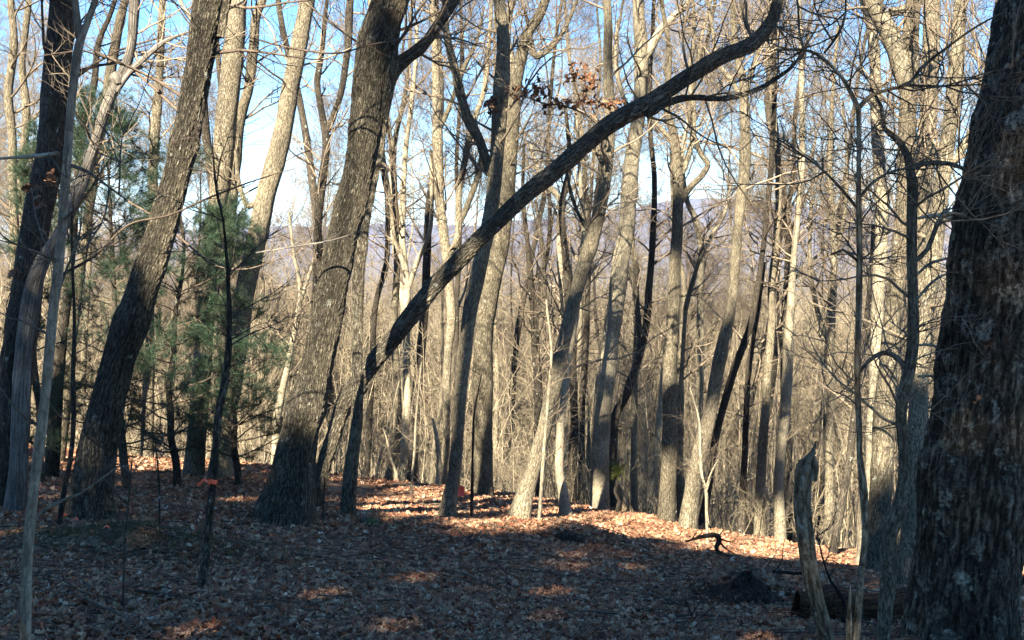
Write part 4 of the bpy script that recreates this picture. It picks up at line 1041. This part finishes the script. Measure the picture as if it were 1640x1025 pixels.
M['soil'] = bark_mat('dark_root_soil', (.02, .014, .01), (.07, .05, .037), (.15, .11, .08), 26, .4, 1., .025)
stone('rounded mossy brown stone behind the thick flared oak foot', 590, 841, 36, .62, 'mossrock', seed=2)
# dark root mound: a rotted stump heap
stone('dark weathered stump heap peaking out of the leaves in front of the broken snag', 1192, 960, 130, .42, 'soil', name='rotted_stump', cat='stump', seed=6)
stone('dark earth lump beside the foot of the thin pale curved trunk', 912, 868, 48, .45, 'soil', name='earth_lump', cat='earth lump', seed=9)
# moss and fine dead grass on the bank
n = 5000
mx, my, mr, mh, ax = MOUNDS[1]
gx_ = rg.normal(mx, .62, n); gy_ = rg.normal(my, .26, n)
gp = np.stack([gx_, gy_, ground(gx_, gy_) + .005], -1)
d = norm(np.stack([rg.normal(0, .7, n), rg.normal(0, .7, n), rg.uniform(.3, 1, n)], -1)) * rg.uniform(.03, .1, n)[:, None]
sdv = norm(np.cross(d, rg.normal(size=(n, 3)))) * .0022
mb = Bag(); mb.add(np.stack([gp - sdv, gp + sdv, gp + d], 1).reshape(-1, 3), np.arange(3 * n).reshape(-1, 3), None,
    np.repeat(np.array([(.05, .06, .02), (.09, .075, .04), (.035, .045, .02)])[rg.integers(0, 3, n)], 3, 0))
tag(mesh_obj('moss', mb.mesh('moss', smooth=False, tint=True), M['leaf']), 'dark green moss and dead grass on the low bank', 'moss', kind='stuff')

# thin whips near the viewer
whips = [('thin bare whip of a seedling standing in the leaves below the mossy bank', [(197, 978, 4), (200, 900, 3.5), (206, 830, 3), (212, 770, 3), (215, 735, 2)]),
         ('thin bare seedling whip beside the mossy bank toward the taped sapling', [(256, 860, 3), (254, 800, 3), (252, 740, 2.5), (250, 700, 1.5)]),
         ('short dark seedling whip in front of the thick flared oak', [(517, 840, 3), (518, 800, 2.5), (520, 765, 2)]),
         ('thin bowed whip on the leaves near the lower frame edge', [(1118, 1025, 3), (1108, 985, 2.5), (1098, 960, 2)]),
         ('dark forked whip growing past the rotten log', [(1348, 1030, 6), (1351, 985, 6), (1350, 960, 5), (1330, 930, 4), (1316, 890, 3), (1308, 850, 2)]),
         ('thin dark post-like stem beside the pink survey flag', [(755, 832, 5), (756, 790, 5), (757, 740, 4), (758, 700, 4), (760, 660, 3), (770, 600, 2)])]
for k, (lab, pts) in enumerate(whips):
    T(lab, None, pts, mat='oak_dark', twig='twig_dark', name='seedling', cat='seedling', seed=400 + k, n1=5, start=.3, L1=(.08, .3), n2=3, n3=2, rcap=.003, flare=0, Y=5.6 if pts[0][1] > 1020 else None)
# long drooping twigs across the left foreground
for k, (lab, pts, Yv, mt) in enumerate([
    ('long dark whippy branch sweeping across in front of the scaly leaning oak', [(98, 440, 4), (150, 410, 4), (205, 360, 3), (270, 345, 3), (340, 315, 3), (420, 285, 2), (470, 270, 1.5)], 7.2, 'twig_dark'),
    ('thin bare branch sloping over the pines toward the thick flared oak', [(205, 322, 4), (250, 350, 3), (310, 400, 3), (345, 425, 2), (400, 430, 2), (470, 405, 1.5)], 8.6, 'twig_dark'),
    ('thin grey twig hanging before the dark broad trunk', [(50, 300, 2), (60, 360, 2), (75, 400, 2), (82, 450, 1.5)], 5.6, 'dead'),
    ('long thin twig crossing high in front of the thick flared oak', [(400, 60, 3), (470, 78, 3), (540, 85, 2.5), (600, 70, 2), (680, 60, 1.5)], 8.4, 'twig_dark'),
    ('thin horizontal twig crossing the waist of the thick flared oak', [(410, 405, 3), (470, 395, 2.5), (530, 385, 2.5), (580, 370, 2)], 8.8, 'dead'),
    ('pale bleached twig poking toward the massive lichen-spotted trunk at eye level', [(1470, 350, 4), (1500, 345, 5), (1540, 352, 4)], 6.2, 'pale'),
    ('grey bare branch reaching from behind the massive lichen-spotted trunk low down', [(1600, 960, 8), (1625, 940, 7), (1660, 915, 6)], 5.3, 'oak_dark')]):
    tube_thing('bare_branch', lab, 'branch', pts, Yv, mt, sides=6, lump=.05, twigs=7)
# dead leaning stick fan between snaking tree and massive trunk
for k, (a, b) in enumerate([(430, 415), (470, 440), (545, 560), (595, 610), (650, 655), (700, 690)]):
    tube_thing('dead_twig', ['uppermost', 'second highest', 'third highest', 'fourth highest', 'fifth highest', 'lowest'][k] + ' bleached dead twig sticking out beside the massive trunk edge', 'twig',
               [(1470, a + 8, 4), (1490, (a + b) // 2, 3.5), (1512, b, 3), (1535, b - 6 + 4 * k, 2)], 7.2, 'pale', sides=6, lump=.05, twigs=6, group='bleached dead twigs beside the massive trunk')

# survey tape and flags
def tape():
    Yt = hit(324, 945); c = P(340.5, 771, Yt); r_ = 7.0 * Yt / F
    root = empty('flagging_tape', c); tag(root, 'orange flagging tape tied round the shaded sapling', 'tape')
    th = np.linspace(0, 2 * math.pi, 19); b = Bag()
    ring = lambda z, k: np.stack([np.cos(th) * r_ * k, np.sin(th) * r_ * k, np.full(19, z) + .004 * np.sin(3 * th)], -1)
    rr_ = [ring(-.012, 1.0), ring(0, 1.08), ring(.013, 1.0)]
    V = np.vstack(rr_); q = np.array([[i * 19 + j, i * 19 + j + 1, (i + 1) * 19 + j + 1, (i + 1) * 19 + j] for i in range(2) for j in range(18)])
    b.add(V, q); mesh_obj('band', b.mesh('band'), M['tape'], root)
    b = Bag(); s = np.linspace(0, 1, 8)
    top = np.stack([-r_ - s * .05, -.01 - s * .01, .008 + .012 * np.sin(s * 5)], -1); V = np.vstack([top, top - [0, 0.004, .016]])
    b.add(V, np.array([[j, j + 1, j + 9, j + 8] for j in range(7)])); mesh_obj('loose_end', b.mesh('loose_end'), M['tape'], root)
tape()
def scrap(label, px, py, w, stake=False):
    p = ghit(px, py + (0 if not stake else 34))
    s = w * p[1] / F
    root = None
    u, v = np.meshgrid(np.linspace(-.5, .5, 7), np.linspace(-.5, .5, 5)); 
    zz = .18 * np.sin(u * 6 + px) + .12 * np.cos(v * 7)
    if stake:
        root = empty('survey_flag', p); tag(root, label, 'flag')
        X = np.stack([u * s, zz * s * .5, v * s * 1.15 + 34 * p[1] / F], -1)
        b = Bag(); b.tubes(np.array([[[-.5 * s, 0, -.03], [-.5 * s, 0, 20 * p[1] / F], [-.5 * s, 0, 42 * p[1] / F]]]), np.full((1, 3), .0022), 6); mesh_obj('wire', b.mesh('wire'), M['oak_dark'], root)
    else: X = np.stack([u * s, v * s * .7, zz * s + .045], -1)
    q = np.array([[i * 7 + j, i * 7 + j + 1, (i + 1) * 7 + j + 1, (i + 1) * 7 + j] for i in range(4) for j in range(6)])
    o = mesh_obj('flag_film' if stake else 'tape_scrap', make_mesh('film', X.reshape(-1, 3), [q]), M['flag' if stake else 'tape'], root)
    if not stake: o.location = p; tag(o, label, 'tape scrap', 'orange tape scraps on the leaves')
scrap('small orange tape scrap nearest the thin dark sapling foot', 104, 833, 8)
scrap('brightest orange tape scrap lying before the scaly oak roots', 120, 841, 11)
scrap('faint orange tape scrap lying beyond the mossy bank edge', 171, 855, 9)
scrap('pink survey flag standing beside the foot of the slender dark tree', 737, 786, 14, True)

# ------------------------------------------------------------------ haze
hz = NT('valley_haze')
hz.t.nodes.remove(hz.b)
pv = hz.n('VolumePrincipled'); pv.inputs['Color'].default_value = (.36, .55, 1.0, 1); pv.inputs['Density'].default_value = .00008; pv.inputs['Anisotropy'].default_value = .2
hz.l(pv.outputs[0], hz.out.inputs['Volume'])
zlo = float(V[:, 2].min()) if False else float(gz.min()) - 1.0
zhi = max(float(gz.max()), 25.0) + 5.0
hb = 9800.0
vv = np.array([[x_, y_, z_] for x_ in (-hb, hb) for y_ in (-hb, hb) for z_ in (zlo, zhi)])
ff = np.array([[0, 1, 3, 2], [4, 6, 7, 5], [0, 4, 5, 1], [2, 3, 7, 6], [0, 2, 6, 4], [1, 5, 7, 3]])
ho = mesh_obj('haze', make_mesh('haze', vv, [ff], smooth=False), hz.m)
tag(ho, 'thin blue haze over the valley', kind='stuff')
